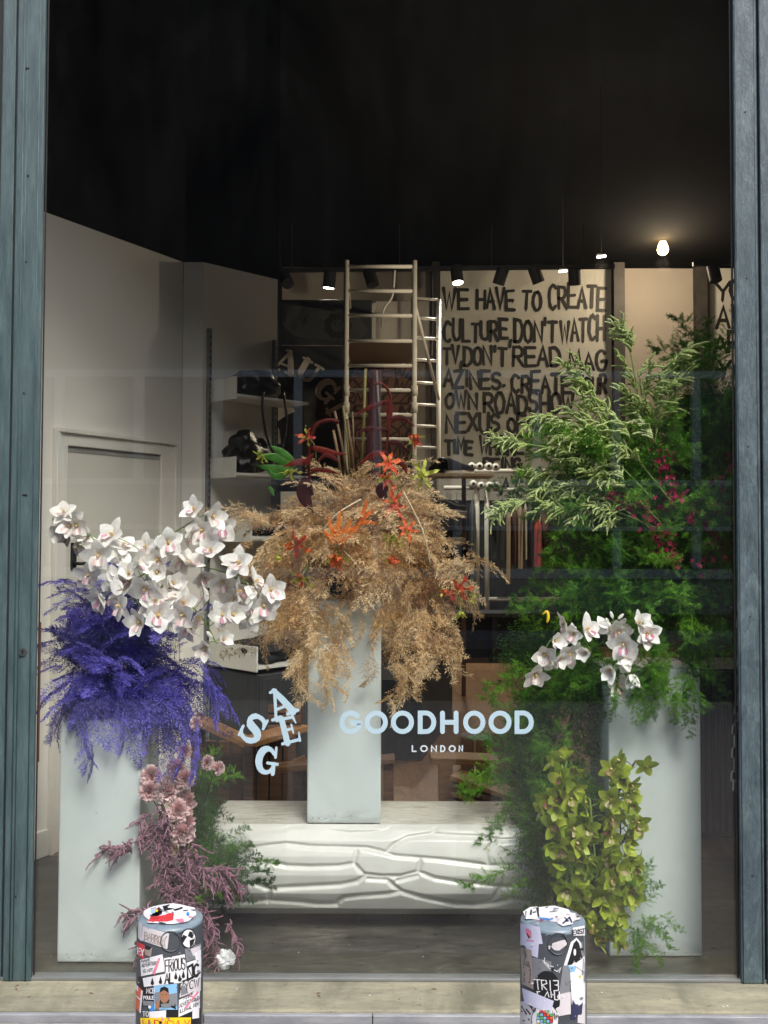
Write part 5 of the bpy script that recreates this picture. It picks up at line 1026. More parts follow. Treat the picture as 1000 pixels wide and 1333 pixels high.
def spray(name, label, cat, group, stempath, fl, Y, kind, seed, s=1.0, size=(.85, 1.05), yj=.05, mat='stemg', sr=.0028, down=0):
    rg = random.Random(seed); fl = list(fl)
    if kind == 'white': fl += [(a + rg.uniform(-14, 14), b + rg.uniform(-10, 14)) for a, b in fl[1::3]]
    t = thing(name, label, cat, P(*stempath[0], Y), group); pts = spline([P(px, py, Y + .03) for px, py in stempath], 16)
    MB().tube(pts, [sr * (1.3 - .6 * i / 16) for i in range(17)], 6).build('stem', MT[mat], t, smooth=True)
    for i, f in enumerate(fl):
        px, py = f[0], f[1]; Yf = max(YMIN + .07, Y + rg.uniform(-yj, yj)); p = P(px, py, Yf); nr = min(pts, key=lambda q: (q - p).length)
        out = Vector((p.x - nr.x, 0, p.z - nr.z)); out = out.normalized() if out.length > .004 else Vector((0, 0, 0))
        face = Vector((rg.uniform(-.5, .5), -1.0, rg.uniform(-.5, .25) - down)) + out * .5
        if rg.random() < .22: face = Vector((rg.uniform(-1, 1), -.1, rg.uniform(-.9, .2)))
        if rg.random() < .12: face = Vector((rg.uniform(-.6, .6), 1, rg.uniform(-.3, .6)))
        MB().tube(spline([nr, nr * .5 + p * .5 + Vector((0, .012, .008)), p - face.normalized() * .006], 5), .0015, 5).build('flower_stalk', MT[mat], t, smooth=True)
        if kind == 'white' and i % 6 == 5:
            e_ = pts[-1] + Vector((rg.uniform(-.03, .03), rg.uniform(-.02, 0), rg.uniform(-.01, .035))); bd_ = (e_ - pts[-2]).normalized(); MB().tube([pts[-1], e_ - bd_ * .018], .0014, 5).build('bud_stalk', MT[mat], t, smooth=True); inst('bud', BUD, t, Matrix.Translation(e_) @ bd_.to_track_quat('Z', 'Y').to_matrix().to_4x4() @ Matrix.Scale(rg.uniform(.6, .9), 4))
        flower(t, p, face, SIZ[kind] * s * rg.uniform(*size), kind, rg, .95 if rg.random() < .18 else None)
    return t
WG = 'white orchid sprays above the blue violet fern'
spray('orchid_spray', 'white orchid spray reaching furthest up and left in front of the door', 'orchid', WG, [(190, 785), (150, 738), (120, 700), (84, 670)], [(84, 668), (100, 684), (78, 690), (114, 697), (100, 714), (128, 722), (116, 748), (146, 736), (134, 778), (148, 758), (88, 676)], 3.70, 'white', 1, .92)
spray('orchid_spray', 'white orchid spray rising to the upper right towards the shelves', 'orchid', WG, [(200, 775), (190, 735), (216, 702), (245, 682), (270, 668)], [(254, 664), (276, 673), (264, 690), (243, 695), (219, 706), (206, 728), (190, 712), (236, 728), (147, 697), (160, 712)], 3.72, 'white', 2, .92)
spray('orchid_spray', 'white orchid spray arching right to touch the tan fern', 'orchid', WG, [(205, 770), (240, 738), (282, 742), (318, 757), (350, 775)], [(275, 718), (312, 733), (262, 748), (290, 757), (331, 758), (352, 768), (343, 788), (305, 779), (323, 806), (226, 748), (335, 775)], 3.74, 'white', 3, .92)
spray('orchid_spray', 'white orchid spray drooping lowest over the right side of the violet fern', 'orchid', WG, [(210, 770), (250, 790), (270, 815), (282, 838)], [(224, 762), (240, 785), (272, 774), (256, 802), (252, 822), (268, 842), (289, 833), (302, 800), (240, 800)], 3.69, 'white', 4, .92)
spray('orchid_spray', 'full white orchid cluster in the middle hanging over the violet fern', 'orchid', WG, [(200, 740), (172, 760), (180, 785), (190, 805)], [(163, 720), (168, 748), (190, 765), (160, 768), (197, 788), (184, 810), (208, 800), (150, 776), (175, 735), (205, 745), (215, 780)], 3.68, 'white', 5, .95)
RG = 'white orchid sprays on the green fern'
spray('orchid_spray', 'white orchid spray arching down left over the green fern', 'orchid', RG, [(770, 850), (750, 820), (720, 830), (697, 870)], [(697, 877), (709, 852), (722, 834), (737, 812), (747, 828), (763, 820), (764, 850), (740, 850)], 3.68, 'white', 6, .80)
spray('orchid_spray', 'white orchid cluster above the right plinth', 'orchid', RG, [(835, 860), (830, 830), (815, 815), (798, 810)], [(793, 818), (806, 822), (830, 812), (795, 872), (818, 860), (822, 878), (804, 892), (842, 826), (812, 838)], 3.67, 'white', 7, .88)
CG = 'lime green orchid sprays hanging beside the right plinth'
def cloud(path, n, jx, jy, rg): 
    out = []; 
    for k in range(n):
        u = (k + .5) / n * (len(path) - 1); i = min(int(u), len(path) - 2); f = u - i; out.append((path[i][0] * (1 - f) + path[i + 1][0] * f + rg.uniform(-jx, jx), path[i][1] * (1 - f) + path[i + 1][1] * f + rg.uniform(-jy, jy)))
    return out
rg = random.Random(99)
p_ = [(738, 990), (728, 1040), (730, 1085), (745, 1130), (755, 1175)]; spray('orchid_spray', 'lime green orchid spray hanging on the left, its top a bright yellow green', 'orchid', CG, p_, cloud(p_, 40, 20, 9, rg), 3.67, 'green', 8, .74, down=.25)
p_ = [(828, 990), (806, 1030), (808, 1080), (805, 1130), (812, 1175)]; spray('orchid_spray', 'lime green orchid spray hanging on the right from a dark curved stem', 'orchid', CG, p_, cloud(p_, 46, 25, 9, rg), 3.66, 'green', 9, .74, mat='stemd', down=.25)
p_ = [(768, 1040), (775, 1120), (785, 1190), (800, 1225)]; spray('orchid_spray', 'lime green orchid spray lowest in the cluster reaching the floor', 'orchid', CG, p_, cloud(p_, 36, 27, 9, rg), 3.65, 'green', 10, .74, down=.25)

# ---- pink carnations
def carnation_mesh(seed):
    rg = random.Random(seed); mb = MB()
    for ring, (n, L, el) in enumerate(((11, .024, .05), (10, .022, .45), (9, .019, .8), (6, .016, 1.15))):
        for k in range(n):
            a = 2 * math.pi * k / n + rg.uniform(-.2, .2) + ring; e = el + rg.uniform(-.15, .15); d = Vector((math.sin(e), math.cos(e) * math.cos(a), math.cos(e) * math.sin(a))); sd = Vector((0, -math.sin(a), math.cos(a))); nn = d.cross(sd); w_ = .011
            def fn(u, v): return d * L * u * (1 + .08 * math.cos(v * 30)) + sd * (v - .5) * 2 * w_ * u ** .7 + nn * (.0042 * math.sin(v * 15 + k * 1.7) * u * u + .003 * u * u)
            mb.sheet(fn, 5, 6)
    me = mb.mesh('bloom', [MT['carn'], MT['carne']], smooth=True)
    for i, p in enumerate(me.polygons): p.material_index = 1 if (i % 21) // 9 >= 99 or (i % 30) % 5 == 4 else 0
    return me
CAR = [carnation_mesh(i) for i in range(3)]; CALX = MB().lathe([(.003, 0), (.005, .004), (.006, .014), (.008, .020)], (0, 0, 0), 8).mesh('calyx', MT['stemg'], smooth=True)
rg = random.Random(77)
for k, (px, py, lb) in enumerate(((230, 1000, 'pink carnation topmost of the cluster right of the left plinth'), (221, 1022, 'pink carnation just below the topmost one'), (240, 1014, 'pink carnation right of the upper cluster'), (197, 1010, 'dusky pink carnation at the left edge of the cluster, upper one'), (194, 1030, 'pink carnation touching the left plinth edge, lower one'), (217, 1030, 'large pink carnation in the middle of the cluster'), (232, 1055, 'large pale pink carnation below the middle of the cluster'), (243, 1043, 'pink carnation behind the large pale one'), (243, 1070, 'small pink carnation beneath the large pale one'), (238, 1084, 'dusky pink carnation lowest, just above the mauve amaranth'), (270, 993, 'pink carnation seen edge on above the green fern'), (284, 1000, 'pink carnation at the far right above the green fern'), (256, 942, 'pale pink carnation high among the violet fronds'), (240, 978, 'dim pink carnation half hidden under the violet fronds'))):
    p = P(px, py, 3.70 + rg.uniform(-.02, .03)); t = thing('carnation', lb, 'carnation', P(238, 1130, 3.78), 'pink carnations by the left plinth'); f = Vector((rg.uniform(-.5, .5) + (.8 if px > 265 else 0), -1, rg.uniform(-.1, .5)))
    inst('bloom', CAR[k % 3], t, frame(p, f, roll=rg.uniform(0, 6), s=rg.uniform(1.45, 1.8) * (.7 if py < 990 or px > 265 else 1)))
    e = p - f.normalized() * .018; inst('calyx', CALX, t, Matrix.Translation(e) @ f.to_track_quat('Z', 'Y').to_matrix().to_4x4())
    MB().tube(spline([e, e * .6 + P(238, 1130, 3.78) * .4 + Vector((0, .02, 0)), P(238, 1130, 3.78)], 8), .0018, 5).build('stem', MT['stemd'], t, smooth=True)
# crumpled white tissue on the floor
wt = P(292, 1260, 3.70); wt.z = .002
def fnw(u, v):
    from mathutils import noise as NZ
    a = u * 6.283; b = (v - .5) * math.pi; d = Vector((math.cos(a) * math.cos(b), math.sin(a) * math.cos(b), math.sin(b))); r = .034 * (1 + .35 * NZ.noise(d * 2.2) + .16 * NZ.noise(d * 6)); return wt + Vector((d.x * r * 1.1, d.y * r * .8, max(0, d.z * r + .03)))
tag(MB().sheet(fnw, 26, 16).build('crumpled_tissue', MT['s_white']), 'crumpled white tissue on the floor beside the mauve amaranth', 'tissue')

# ---- flame lilies, orange bracts, maroon leaves in the tan fern
FP = [petal_mesh('petal', MT['flame'], .050, .015, .5, -.3, 8, 2, 2.5), petal_mesh('petal', MT['flamey'], .047, .011, .4, -.2, 8, 2, 2.0)]
STM = MB().tube([(0, 0, 0), (.012, 0, .002), (.024, 0, .008)], [.0012, .0008, .0012], 4).mesh('stamen', MT['flamey'], smooth=True)
def flame_lily(px, py, Y, label, face, s=1, yel=2, seed=0, closed=0, stem=None):
    rg = random.Random(seed + 300); p = P(px, py, Y); b = P(*(stem or (px + rg.uniform(-15, 15), py + 30)), Y + .08); t = thing('flame_lily', label, 'lily', b, 'flame lilies in the tan fern'); f = Vector(face).normalized(); m4 = frame(p, f, roll=rg.uniform(0, 3), s=s)
    MB().tube(spline([b, b * .5 + p * .5 + Vector((.01, 0, .015)), p], 7), .0016, 5).build('stem', MT['stemg'], t, smooth=True)
    for k in range(6):
        a = k * 1.047 + rg.uniform(-.2, .2); a_in = -.5 + closed * 1.5 + rg.uniform(-.3, .3); rad = Vector((0, math.cos(a), math.sin(a))); d = rad * math.cos(a_in) + Vector((1, 0, 0)) * math.sin(a_in); z = Vector((1, 0, 0)) * math.cos(a_in) - rad * math.sin(a_in)
        mm = Matrix((d, z.cross(d), z)).transposed(); inst('petal', FP[1 if k % 3 < yel - 1 or (yel > 3) else 0], t, Matrix.Translation(Vector((0, 0, 0))) @ m4 @ mm.to_4x4() @ Matrix.Scale(rg.uniform(.8, 1.15), 4))
    for k in range(4):
        a = k * 1.57; inst('stamen', STM, t, m4 @ Euler((a, rg.uniform(-.9, -.4), 0)).to_matrix().to_4x4())
FLM = [(400, 568, 3.95, 'red yellow flame lily above the maroon stalk at the left', (-.5, -.8, -.2), .9, 2, .2, (412, 600)), (342, 592, 3.95, 'faded yellow green flame lily beside the bright green leaves', (-.6, -.6, -.8), .85, 4, .3, (372, 600)), (378, 612, 3.95, 'yellow green flame lily at the upper left edge of the tan fern', (0, -.5, -.8), .9, 4, .4, (395, 600)),
 (506, 602, 3.88, 'vivid red flame lily uppermost above the tan fern', (0, -.8, .4), .95, 1, .0, (520, 655)), (503, 622, 3.88, 'coral flame lily just under the vivid red uppermost one', (.1, -.8, -.5), .9, 2, .4, (520, 655)), (539, 566, 3.92, 'yellow pink flame lily hanging high before the scaffold upright', (.2, -.6, -.8), 1.0, 2, .5, (520, 640)), (550, 618, 3.9, 'pale green star shaped flame lily at the upper right of the tan fern', (.2, -.9, -.1), 1.2, 5, .0, (535, 590)),
 (512, 655, 3.87, 'orange red flame lily right of the orange bracts', (.1, -.9, -.2), 1.0, 1, .1, None), (386, 708, 3.86, 'red flame lily left of the orange bracts', (-.2, -.8, -.6), 1.1, 1, .2, (395, 690)), (437, 722, 3.85, 'yellow to pink flame lily hanging under the orange bracts', (.1, -.5, -.9), 1.1, 2, .5, (436, 700)), (362, 722, 3.88, 'small green flame lily bud at the left of the tan fern', (.0, -.5, -.9), .6, 5, .9, (360, 700)),
 (392, 752, 3.85, 'yellow green and pink flame lily low at the left of the tan fern', (-.1, -.6, -.8), 1.1, 3, .2, (400, 735)), (502, 728, 3.85, 'closed coral flame lily in the lower middle of the tan fern', (.9, -.6, -.2), 1.0, 1, .95, (485, 725)), (530, 690, 3.86, 'red flame lily with yellow base at the right of the tan fern', (.2, -.9, .1), .95, 1, .1, None), (510, 700, 3.86, 'curled yellow green flame lily between red ones', (0, -.7, -.6), 1.0, 5, .3, None),
 (596, 768, 3.92, 'red orange flame lily furthest right beyond the tan fern', (.3, -.8, -.5), 1.15, 1, .2, (570, 770)), (612, 776, 3.92, 'green flame lily buds beside the furthest right red one', (.6, -.5, -.6), .8, 5, .5, (596, 765)), (582, 768, 3.92, 'pale pink flame lily at the lower right edge of the tan fern', (-.7, -.6, -.3), .7, 2, .8, (560, 780)), (600, 795, 3.92, 'hanging green flame lily below the furthest right red one', (0, -.4, -1), .8, 5, .6, (590, 775))]
for k, (px, py, Y, lb, fc, s, yl, cl, st) in enumerate(FLM): flame_lily(px, py, Y, lb, fc, s * 1.12, yl, k, cl, st)

def blade(mb, pts, wd, cup=.25, n=16, up=(0, -1, 0)):
    sp = spline(pts, n); V_ = []
    for i, p in enumerate(sp):
        u = i / n; tg = (sp[min(i + 1, n)] - sp[max(i - 1, 0)]).normalized(); sd = tg.cross(Vector(up)); sd = sd.normalized() if sd.length > .05 else Vector((1, 0, 0)); nn = sd.cross(tg)
        w_ = wd * (math.sin(math.pi * min(.995, .08 + .915 * u) ** .8) ** 1.1) / 2; V_ += [p - sd * w_ - nn * w_ * cup, p, p + sd * w_ - nn * w_ * cup]
    mb.add(V_, [(i * 3 + j, i * 3 + j + 1, i * 3 + j + 4, i * 3 + j + 3) for i in range(n) for j in (0, 1)]); return mb
def pth(pts, Y): return [P(a, b, (c[0] if c else Y)) for a, b, *c in pts]
br = thing('orange_bract_flower', 'orange pointed bract flower, the left of two, in the tan fern', 'bract flower', P(438, 705, 3.88), 'orange bract flowers')
for pts in ([(440, 708), (432, 690), (426, 668)], [(440, 705), (441, 680), (444, 662)], [(442, 706), (452, 688), (458, 674)], [(440, 706), (428, 698), (420, 690)], [(441, 707), (436, 695), (434, 684)], [(442, 708), (446, 694), (450, 684)], [(436, 708), (432, 704), (428, 697)]): blade(MB(), pth(pts, 3.84), .0165).build('bract', MT['orange'], br, smooth=True)
br2 = thing('orange_bract_flower', 'orange red pointed bract flower, the taller right one of two, in the tan fern', 'bract flower', P(445, 712, 3.88), 'orange bract flowers')
MB().tube(spline(pth([(444, 714), (456, 694), (468, 680)], 3.86), 8), .004, 6).build('stem', MT['orange'], br2, smooth=True)
for pts in ([(468, 680), (474, 665), (479, 648)], [(466, 682), (478, 670), (487, 664)], [(468, 681), (480, 680), (492, 681)], [(452, 700), (464, 688), (472, 676)], [(452, 700), (458, 700), (466, 700)], [(446, 708), (452, 694), (462, 684)]): blade(MB(), pth(pts, 3.84), .0165).build('bract', MT['orange'], br2, smooth=True)
ml_ = thing('maroon_leaf_stalk', 'bent maroon leaf stalk with red pointed leaves at the left of the tan fern', 'foliage stalk', P(405, 640, 4.05), 'maroon leaf stalks')
MB().tube(spline(pth([(407, 645), (402, 610), (404, 575), (412, 553), (430, 547), (441, 550)], 4.0), 22), [.006] * 8 + [.009] * 15, 8).build('stalk', MT['maroon'], ml_, smooth=True)
for pts, w_ in (([(406, 582), (428, 588), (452, 592)], .026), ([(405, 600), (385, 602), (368, 608)], .026), ([(404, 612), (424, 612), (444, 618)], .018), ([(400, 622), (396, 645), (408, 668)], .062), ([(408, 590), (400, 600), (396, 606)], .02), ([(440, 600), (425, 592), (412, 602)], .02)): blade(MB(), pth(pts, 3.95), w_, .35).build('leaf', MT['maroon'], ml_, smooth=True)
mr = thing('maroon_leaf_stalk', 'tall looping maroon leaf stalk with dark leaves right of the cane stems', 'foliage stalk', P(505, 640, 4.05), 'maroon leaf stalks')
MB().tube(spline(pth([(500, 640), (503, 590), (507, 545), (508, 515), (498, 500), (486, 500)], 4.0), 24), [.005] * 10 + [.006] * 15, 8).build('stalk', MT['maroon'], mr, smooth=True)
for pts, w_ in (([(506, 522), (482, 530), (460, 542)], .022), ([(507, 545), (525, 544), (541, 556)], .022), ([(505, 560), (480, 558), (464, 564)], .020), ([(504, 590), (485, 592), (466, 606)], .026), ([(504, 575), (522, 578), (536, 594)], .022), ([(508, 600), (524, 604), (530, 618)], .024), ([(502, 630), (497, 640), (504, 655)], .05), ([(508, 520), (507, 540), (506, 562)], .026)): blade(MB(), pth(pts, 3.96), w_, .35).build('leaf', MT['maroon'], mr, smooth=True)
for a, b, mt, r_, lb in (((452, 620), (436, 535), 'stemb', .006, 'brown cane stem leaning left, nearest the scaffold upright'), ((456, 620), (447, 528), 'olive', .005, 'yellow green cane stem beside the brown leaning one'), ((470, 620), (476, 480), 'olive', .0065, 'tallest olive cane stem beside the plum coloured stalk'), ((444, 620), (434, 560), 'stemb', .006, 'short brown cane stem at the left of the bunch'), ((460, 610), (459, 536), 'stemb', .004, 'thin pale brown cane between the yellow green and the olive canes'), ((462, 625), (452, 545), 'stemb', .006, 'brown cane crossing behind the yellow green cane'), ((497, 620), (490, 482), 'stemb', .005, 'thin brown cane right of the plum coloured stalk')):
    tag(MB().tube([P(*a, 4.14), P((a[0] + b[0]) / 2 + 1, (a[1] + b[1]) / 2, 4.13), P(*b, 4.12)], [r_ * 1.1, r_, r_ * .9], 8).build('cane_stem', MT[mt], smooth=True), lb, 'cane', 'cane stems above the tan fern')
st = MB(); pts = pth([(484, 625), (486, 560), (489, 482)], 4.16); st.tube(spline(pts, 10), [.030, .031, .030, .029, .028, .028, .027, .026, .026, .025, .024], 9); tag(st.build('plum_stalk', MT['plum']), 'thick dark plum coloured flat stalk standing behind the tan fern', 'stalk')
gv = thing('bright_green_leaves', 'fold of broad bright green leaves at the upper left of the tan fern', 'leaves', P(372, 612, 4.05))
for pts, w_ in (([(382, 606), (360, 596), (336, 592)], .04), ([(380, 612), (356, 610), (334, 606)], .035), ([(382, 600), (366, 588), (352, 580)], .03), ([(376, 614), (360, 620), (348, 612)], .03)): blade(MB(), pth(pts, 3.98), w_, .3).build('leaf', MT['gleaf'], gv, smooth=True)
for px, py in ((351, 614), (354, 640)): blade(MB(), pth([(px - 4, py - 7), (px, py), (px + 3, py + 6)], 3.96), .018, .5).build('leaf', MT['gleaf'], gv, smooth=True)
tag(MB().tube(spline([P(706, 800, 3.66), P(712, 796, 3.66), P(714, 803, 3.655), P(712, 811, 3.655)], 8), [.002, .003, .005, .006, .006, .006, .006, .005, .003], 6).build('yellow_flower_tip', MT['s_yel'], smooth=True), 'small bright yellow curled flower beside the right white orchids', 'flower')

# ================================================================== BOLLARDS WITH STICKERS
BY, BR = 2.476, .080
BZ = P(0, 1193, BY).z
def bollard(cx, label):
    c = P(cx, 1193, BY); t = thing('street_bollard', label, 'bollard', (c.x, BY, -.055), 'sticker covered street bollards')
    MB().lathe([(BR + .012, 0), (BR + .012, .02), (BR, .035), (BR, BZ + .055 - .02), (BR - .001, BZ + .055 - .012)], (c.x, BY, -.055), 64, cap=False).build('post', MT['pole'], t, smooth=True)
    MB().lathe([(BR - .001, -.0118), (BR - .002, -.004), (BR - .007, .001), (BR - .02, .003), (.04, .005), (.001, .006)], (c.x, BY, BZ), 64).build('cap', MT['poletop'], t, smooth=True)
    t['cx'] = c.x; return t, c.x
def cylmap(cx, off):
    def f(px, py, lay=0):
        """photo pixel -> the point of the bollard's skin it shows"""
        r = BR + off + .00015 * lay; rd_ = P(px, py, 1.0); k = rd_.x           # ray x = k*y
        a = 1 + k * k; b = -2 * (k * cx + BY); c_ = cx * cx + BY * BY - r * r; dsc = b * b - 4 * a * c_
        y = (-b - math.sqrt(max(dsc, 0))) / (2 * a); x = k * y
        an = math.atan2(x - cx, BY - y); x = cx + r * math.sin(an); y = BY - r * math.cos(an)
        q = P(px, py, y); return Vector((x, y, q.z))
    return f
def patch(mp, quad, mat, parent, name='sticker', nu=10, nv=3, lay=0):
    """quad: four photo-pixel corners (tl, tr, br, bl)"""
    a, b, c_, d = [Vector((*q, 0)) for q in quad]
    def fn(u, v): p = (a * (1 - u) + b * u) * (1 - v) + (d * (1 - u) + c_ * u) * v; return mp(p.x, p.y, lay)
    o = MB().sheet(fn, nu, nv).build(name, mat, parent); return o
def blobp(mp, pts, mat, parent, name='sticker', lay=0):
    cx = sum(p[0] for p in pts) / len(pts); cy = sum(p[1] for p in pts) / len(pts); n = len(pts); mb = MB(); vs = [mp(cx, cy, lay)]
    for k in (.5, 1): vs += [mp(cx + (x_ - cx) * k, cy + (y_ - cy) * k, lay) for x_, y_ in pts]
    fs = [(0, 1 + i, 1 + (i + 1) % n) for i in range(n)] + [(1 + i, 1 + n + i, 1 + n + (i + 1) % n, 1 + (i + 1) % n) for i in range(n)]; mb.add(vs, fs); return mb.build(name, mat, parent)
def disc(mp, cx, cy, rx, ry, mat, parent, name='sticker', lay=0): return blobp(mp, [(cx + rx * math.cos(k * .2618), cy + ry * math.sin(k * .2618)) for k in range(24)], mat, parent, name, lay)
def write(mp, s, x0, x1, yb, yt, wd, mat, parent, slope=0, gap=.25, jit=0, lay=1, name='print', skew=0):
    mb = MB(); text(mb, s, 0, x1 - x0, 0, yb - yt, wd, lambda u, v, l: mp(x0 + u + skew * v, yb - v + slope * u, lay + l * .15), gap=gap, jit=jit); return mb.build(name, mat, parent)
def crop1(x, y): return (165 + x / 7.936, 1165 + y / 7.935)
def crop2(x, y): return (665 + x / 7.936, 1165 + y / 7.935)
W_, K_ = MT['s_white'], MT['s_black']
# ---- left bollard
B1, c1x = bollard(222, 'sticker covered grey bollard, the left one, with a portrait sticker')
m1 = cylmap(c1x, .0006); X1 = lambda *q: [crop1(*p) for p in q]
q = crop1(455, 480); r1 = MB(); ring = [m1(q[0] + 13 * math.cos(k * .2618), q[1] + 13 * math.sin(k * .2618), 8) for k in range(24)]; r1.tube(ring + ring[:1], .0016, 6, cap=False); r1.build('raised_ring', MT['pole'], B1, smooth=True)
pk = patch(m1, X1((165, 325), (440, 400), (420, 560), (150, 470)), MT['s_offw'], B1, lay=10)
write(m1, 'BARROW', *[crop1(x, 0)[0] for x in (185, 400)], crop1(0, 455)[1], crop1(0, 385)[1], 1.3, MT['s_brown'], pk, slope=.27, lay=12, gap=.12); write(m1, 'XXXXXXXX', crop1(215, 0)[0], crop1(400, 0)[0], crop1(0, 488)[1], crop1(0, 470)[1], .5, MT['s_brown'], pk, slope=.25, lay=12)
patch(m1, X1((120, 270), (160, 300), (150, 480), (115, 440)), MT['s_offw'], B1, lay=4)
ry_ = patch(m1, X1((108, 480), (185, 520), (178, 680), (105, 610)), MT['s_red'], B1, lay=9); write(m1, 'EY', crop1(112, 0)[0], crop1(176, 0)[0], crop1(0, 610)[1], crop1(0, 545)[1], 1.5, W_, ry_, slope=.3, lay=11, gap=.2)
patch(m1, X1((180, 520), (265, 540), (250, 640), (190, 620)), MT['s_brown'], B1, lay=5); patch(m1, X1((185, 520), (260, 540), (235, 570), (190, 560)), K_, B1, lay=6)
rd = disc(m1, *crop1(640, 450), 10.2, 13.2, K_, B1, lay=8); disc(m1, *crop1(640, 450), 8.8, 11.6, W_, rd, 'print', lay=10)
for qd in (((650, 375), (700, 390), (680, 450), (632, 425)), ((580, 500), (625, 430), (585, 410), (566, 450)), ((650, 470), (705, 450), (690, 510), (655, 545))): patch(m1, X1(*qd), K_, rd, 'print', lay=12)
patch(m1, X1((600, 560), (770, 500), (770, 640), (620, 690)), MT['s_grey'], B1, lay=2); patch(m1, X1((660, 560), (765, 520), (760, 560), (690, 640)), MT['s_offw'], B1, lay=3); patch(m1, X1((700, 600), (768, 560), (770, 660), (720, 690)), W_, B1, lay=4)
ma = patch(m1, X1((140, 670), (370, 612), (400, 790), (150, 840)), W_, B1, lay=10)
for s_, x0, x1, yb, yt in (('MAKE', 150, 240, 698, 672), ('ADVERTISING', 155, 330, 748, 715), ('IS NOT', 170, 270, 808, 778)): write(m1, s_, crop1(x0, 0)[0], crop1(x1, 0)[0], crop1(0, yb)[1], crop1(0, yt)[1], .62, K_, ma, slope=-.2, lay=12, jit=.08)
blobp(m1, X1((330, 650), (348, 655), (290, 825), (262, 815)), MT['s_pink'], ma, 'print', lay=16)
fr_ = patch(m1, X1((385, 655), (600, 612), (620, 790), (400, 830)), W_, B1, lay=8); write(m1, 'FRIOUS', crop1(398, 0)[0], crop1(604, 0)[0], crop1(0, 795)[1], crop1(0, 675)[1], 1.35, K_, fr_, slope=-.13, lay=11, gap=.2)
al_ = patch(m1, X1((165, 860), (620, 770), (620, 900), (180, 950)), W_, B1, lay=7); write(m1, 'AL', crop1(395, 0)[0], crop1(485, 0)[0], crop1(0, 915)[1], crop1(0, 815)[1], 1.9, K_, al_, slope=-.08, lay=11, gap=.15)
for x_, y_ in ((265, 893), (350, 882), (508, 835), (548, 858), (586, 822)):
    cx, cy = crop1(x_, y_); blobp(m1, [(cx + 2.2 * math.cos(a), cy + 2.4 + 2.4 * math.sin(a)) for a in [k * .45 - .3 for k in range(9)]] + [(cx, cy - 5.5)], K_, al_, 'print', lay=12)
nl_ = patch(m1, X1((620, 700), (770, 650), (768, 850), (620, 910)), W_, B1, lay=6); write(m1, 'NC', crop1(630, 0)[0], crop1(745, 0)[0], crop1(0, 870)[1], crop1(0, 745)[1], 2.8, K_, nl_, slope=-.3, lay=11, gap=.25)
blobp(m1, X1((565, 890), (700, 830), (765, 790), (765, 810), (690, 860), (600, 910)), K_, nl_, 'print', lay=13); blobp(m1, X1((620, 740), (690, 700), (690, 725), (625, 765)), K_, nl_, 'print', lay=13)
kx = patch(m1, X1((560, 920), (765, 840), (765, 990), (545, 1060)), MT['s_offw'], B1, lay=5); write(m1, 'KYCW', crop1(550, 0)[0], crop1(750, 0)[0], crop1(0, 1010)[1], crop1(0, 925)[1], 1.1, K_, kx, slope=-.35, lay=11, gap=.15); patch(m1, X1((560, 950), (600, 935), (640, 1010), (560, 1040)), MT['s_grey'], kx, 'print', lay=10)
pt = patch(m1, X1((278, 940), (520, 915), (525, 1185), (285, 1185)), MT['s_sky'], B1, lay=12)
patch(m1, X1((285, 1010), (360, 1000), (350, 1120), (290, 1120)), MT['s_grey'], pt, 'print', lay=14); patch(m1, X1((430, 1030), (520, 1010), (522, 1150), (440, 1140)), MT['s_grey'], pt, 'print', lay=14)
blobp(m1, X1((300, 1120), (350, 1085), (440, 1080), (505, 1130), (510, 1182), (300, 1182)), K_, pt, 'print', lay=15); patch(m1, X1((300, 1115), (345, 1085), (335, 1180), (295, 1180)), MT['s_skin'], pt, 'print', lay=17)
disc(m1, *crop1(390, 1035), 6.2, 10.5, MT['s_skin'], pt, 'print', lay=18); blobp(m1, X1((340, 1010), (350, 960), (390, 945), (430, 965), (436, 1015), (420, 985), (360, 985)), K_, pt, 'print', lay=20)
for ex in (372, 408): disc(m1, *crop1(ex, 1030), .9, .5, K_, pt, 'print', lay=21)
blobp(m1, X1((375, 1070), (390, 1066), (405, 1070), (390, 1076)), MT['s_brown'], pt, 'print', lay=21); patch(m1, X1((350, 1125), (468, 1115), (455, 1160), (362, 1168)), MT['s_grey'], pt, 'print', lay=21)
patch(m1, X1((110, 840), (280, 880), (285, 1180), (150, 1130)), K_, B1, lay=3)
for s_, x0, x1, yb, yt in (('8', 0, 0, 0, 0), ('MCB', 205, 290, 1015, 965), ('POULE', 175, 280, 1078, 1045), ('TO', 165, 225, 1255, 1205)):
    if s_ != '8': write(m1, s_, crop1(x0, 0)[0], crop1(x1, 0)[0], crop1(0, yb)[1], crop1(0, yt)[1], .9, W_, B1, lay=14, name='sticker_lettering', gap=.3)
patch(m1, X1((165, 1090), (280, 1100), (280, 1150), (170, 1140)), MT['s_grey'], B1, lay=9); patch(m1, X1((235, 1150), (285, 1140), (285, 1205), (235, 1195)), MT['s_blue'], B1, lay=10)
og = patch(m1, X1((92, 915), (168, 990), (140, 1225), (90, 1160)), MT['s_oran'], B1, lay=9); patch(m1, X1((150, 985), (168, 990), (145, 1225), (130, 1205)), W_, og, 'print', lay=11); patch(m1, X1((92, 1030), (160, 1090), (158, 1105), (92, 1045)), W_, og, 'print', lay=12); patch(m1, X1((92, 915), (120, 945), (118, 1000), (92, 975)), W_, og, 'print', lay=12)
il = patch(m1, X1((540, 1085), (755, 985), (755, 1165), (535, 1262)), W_, B1, lay=11)
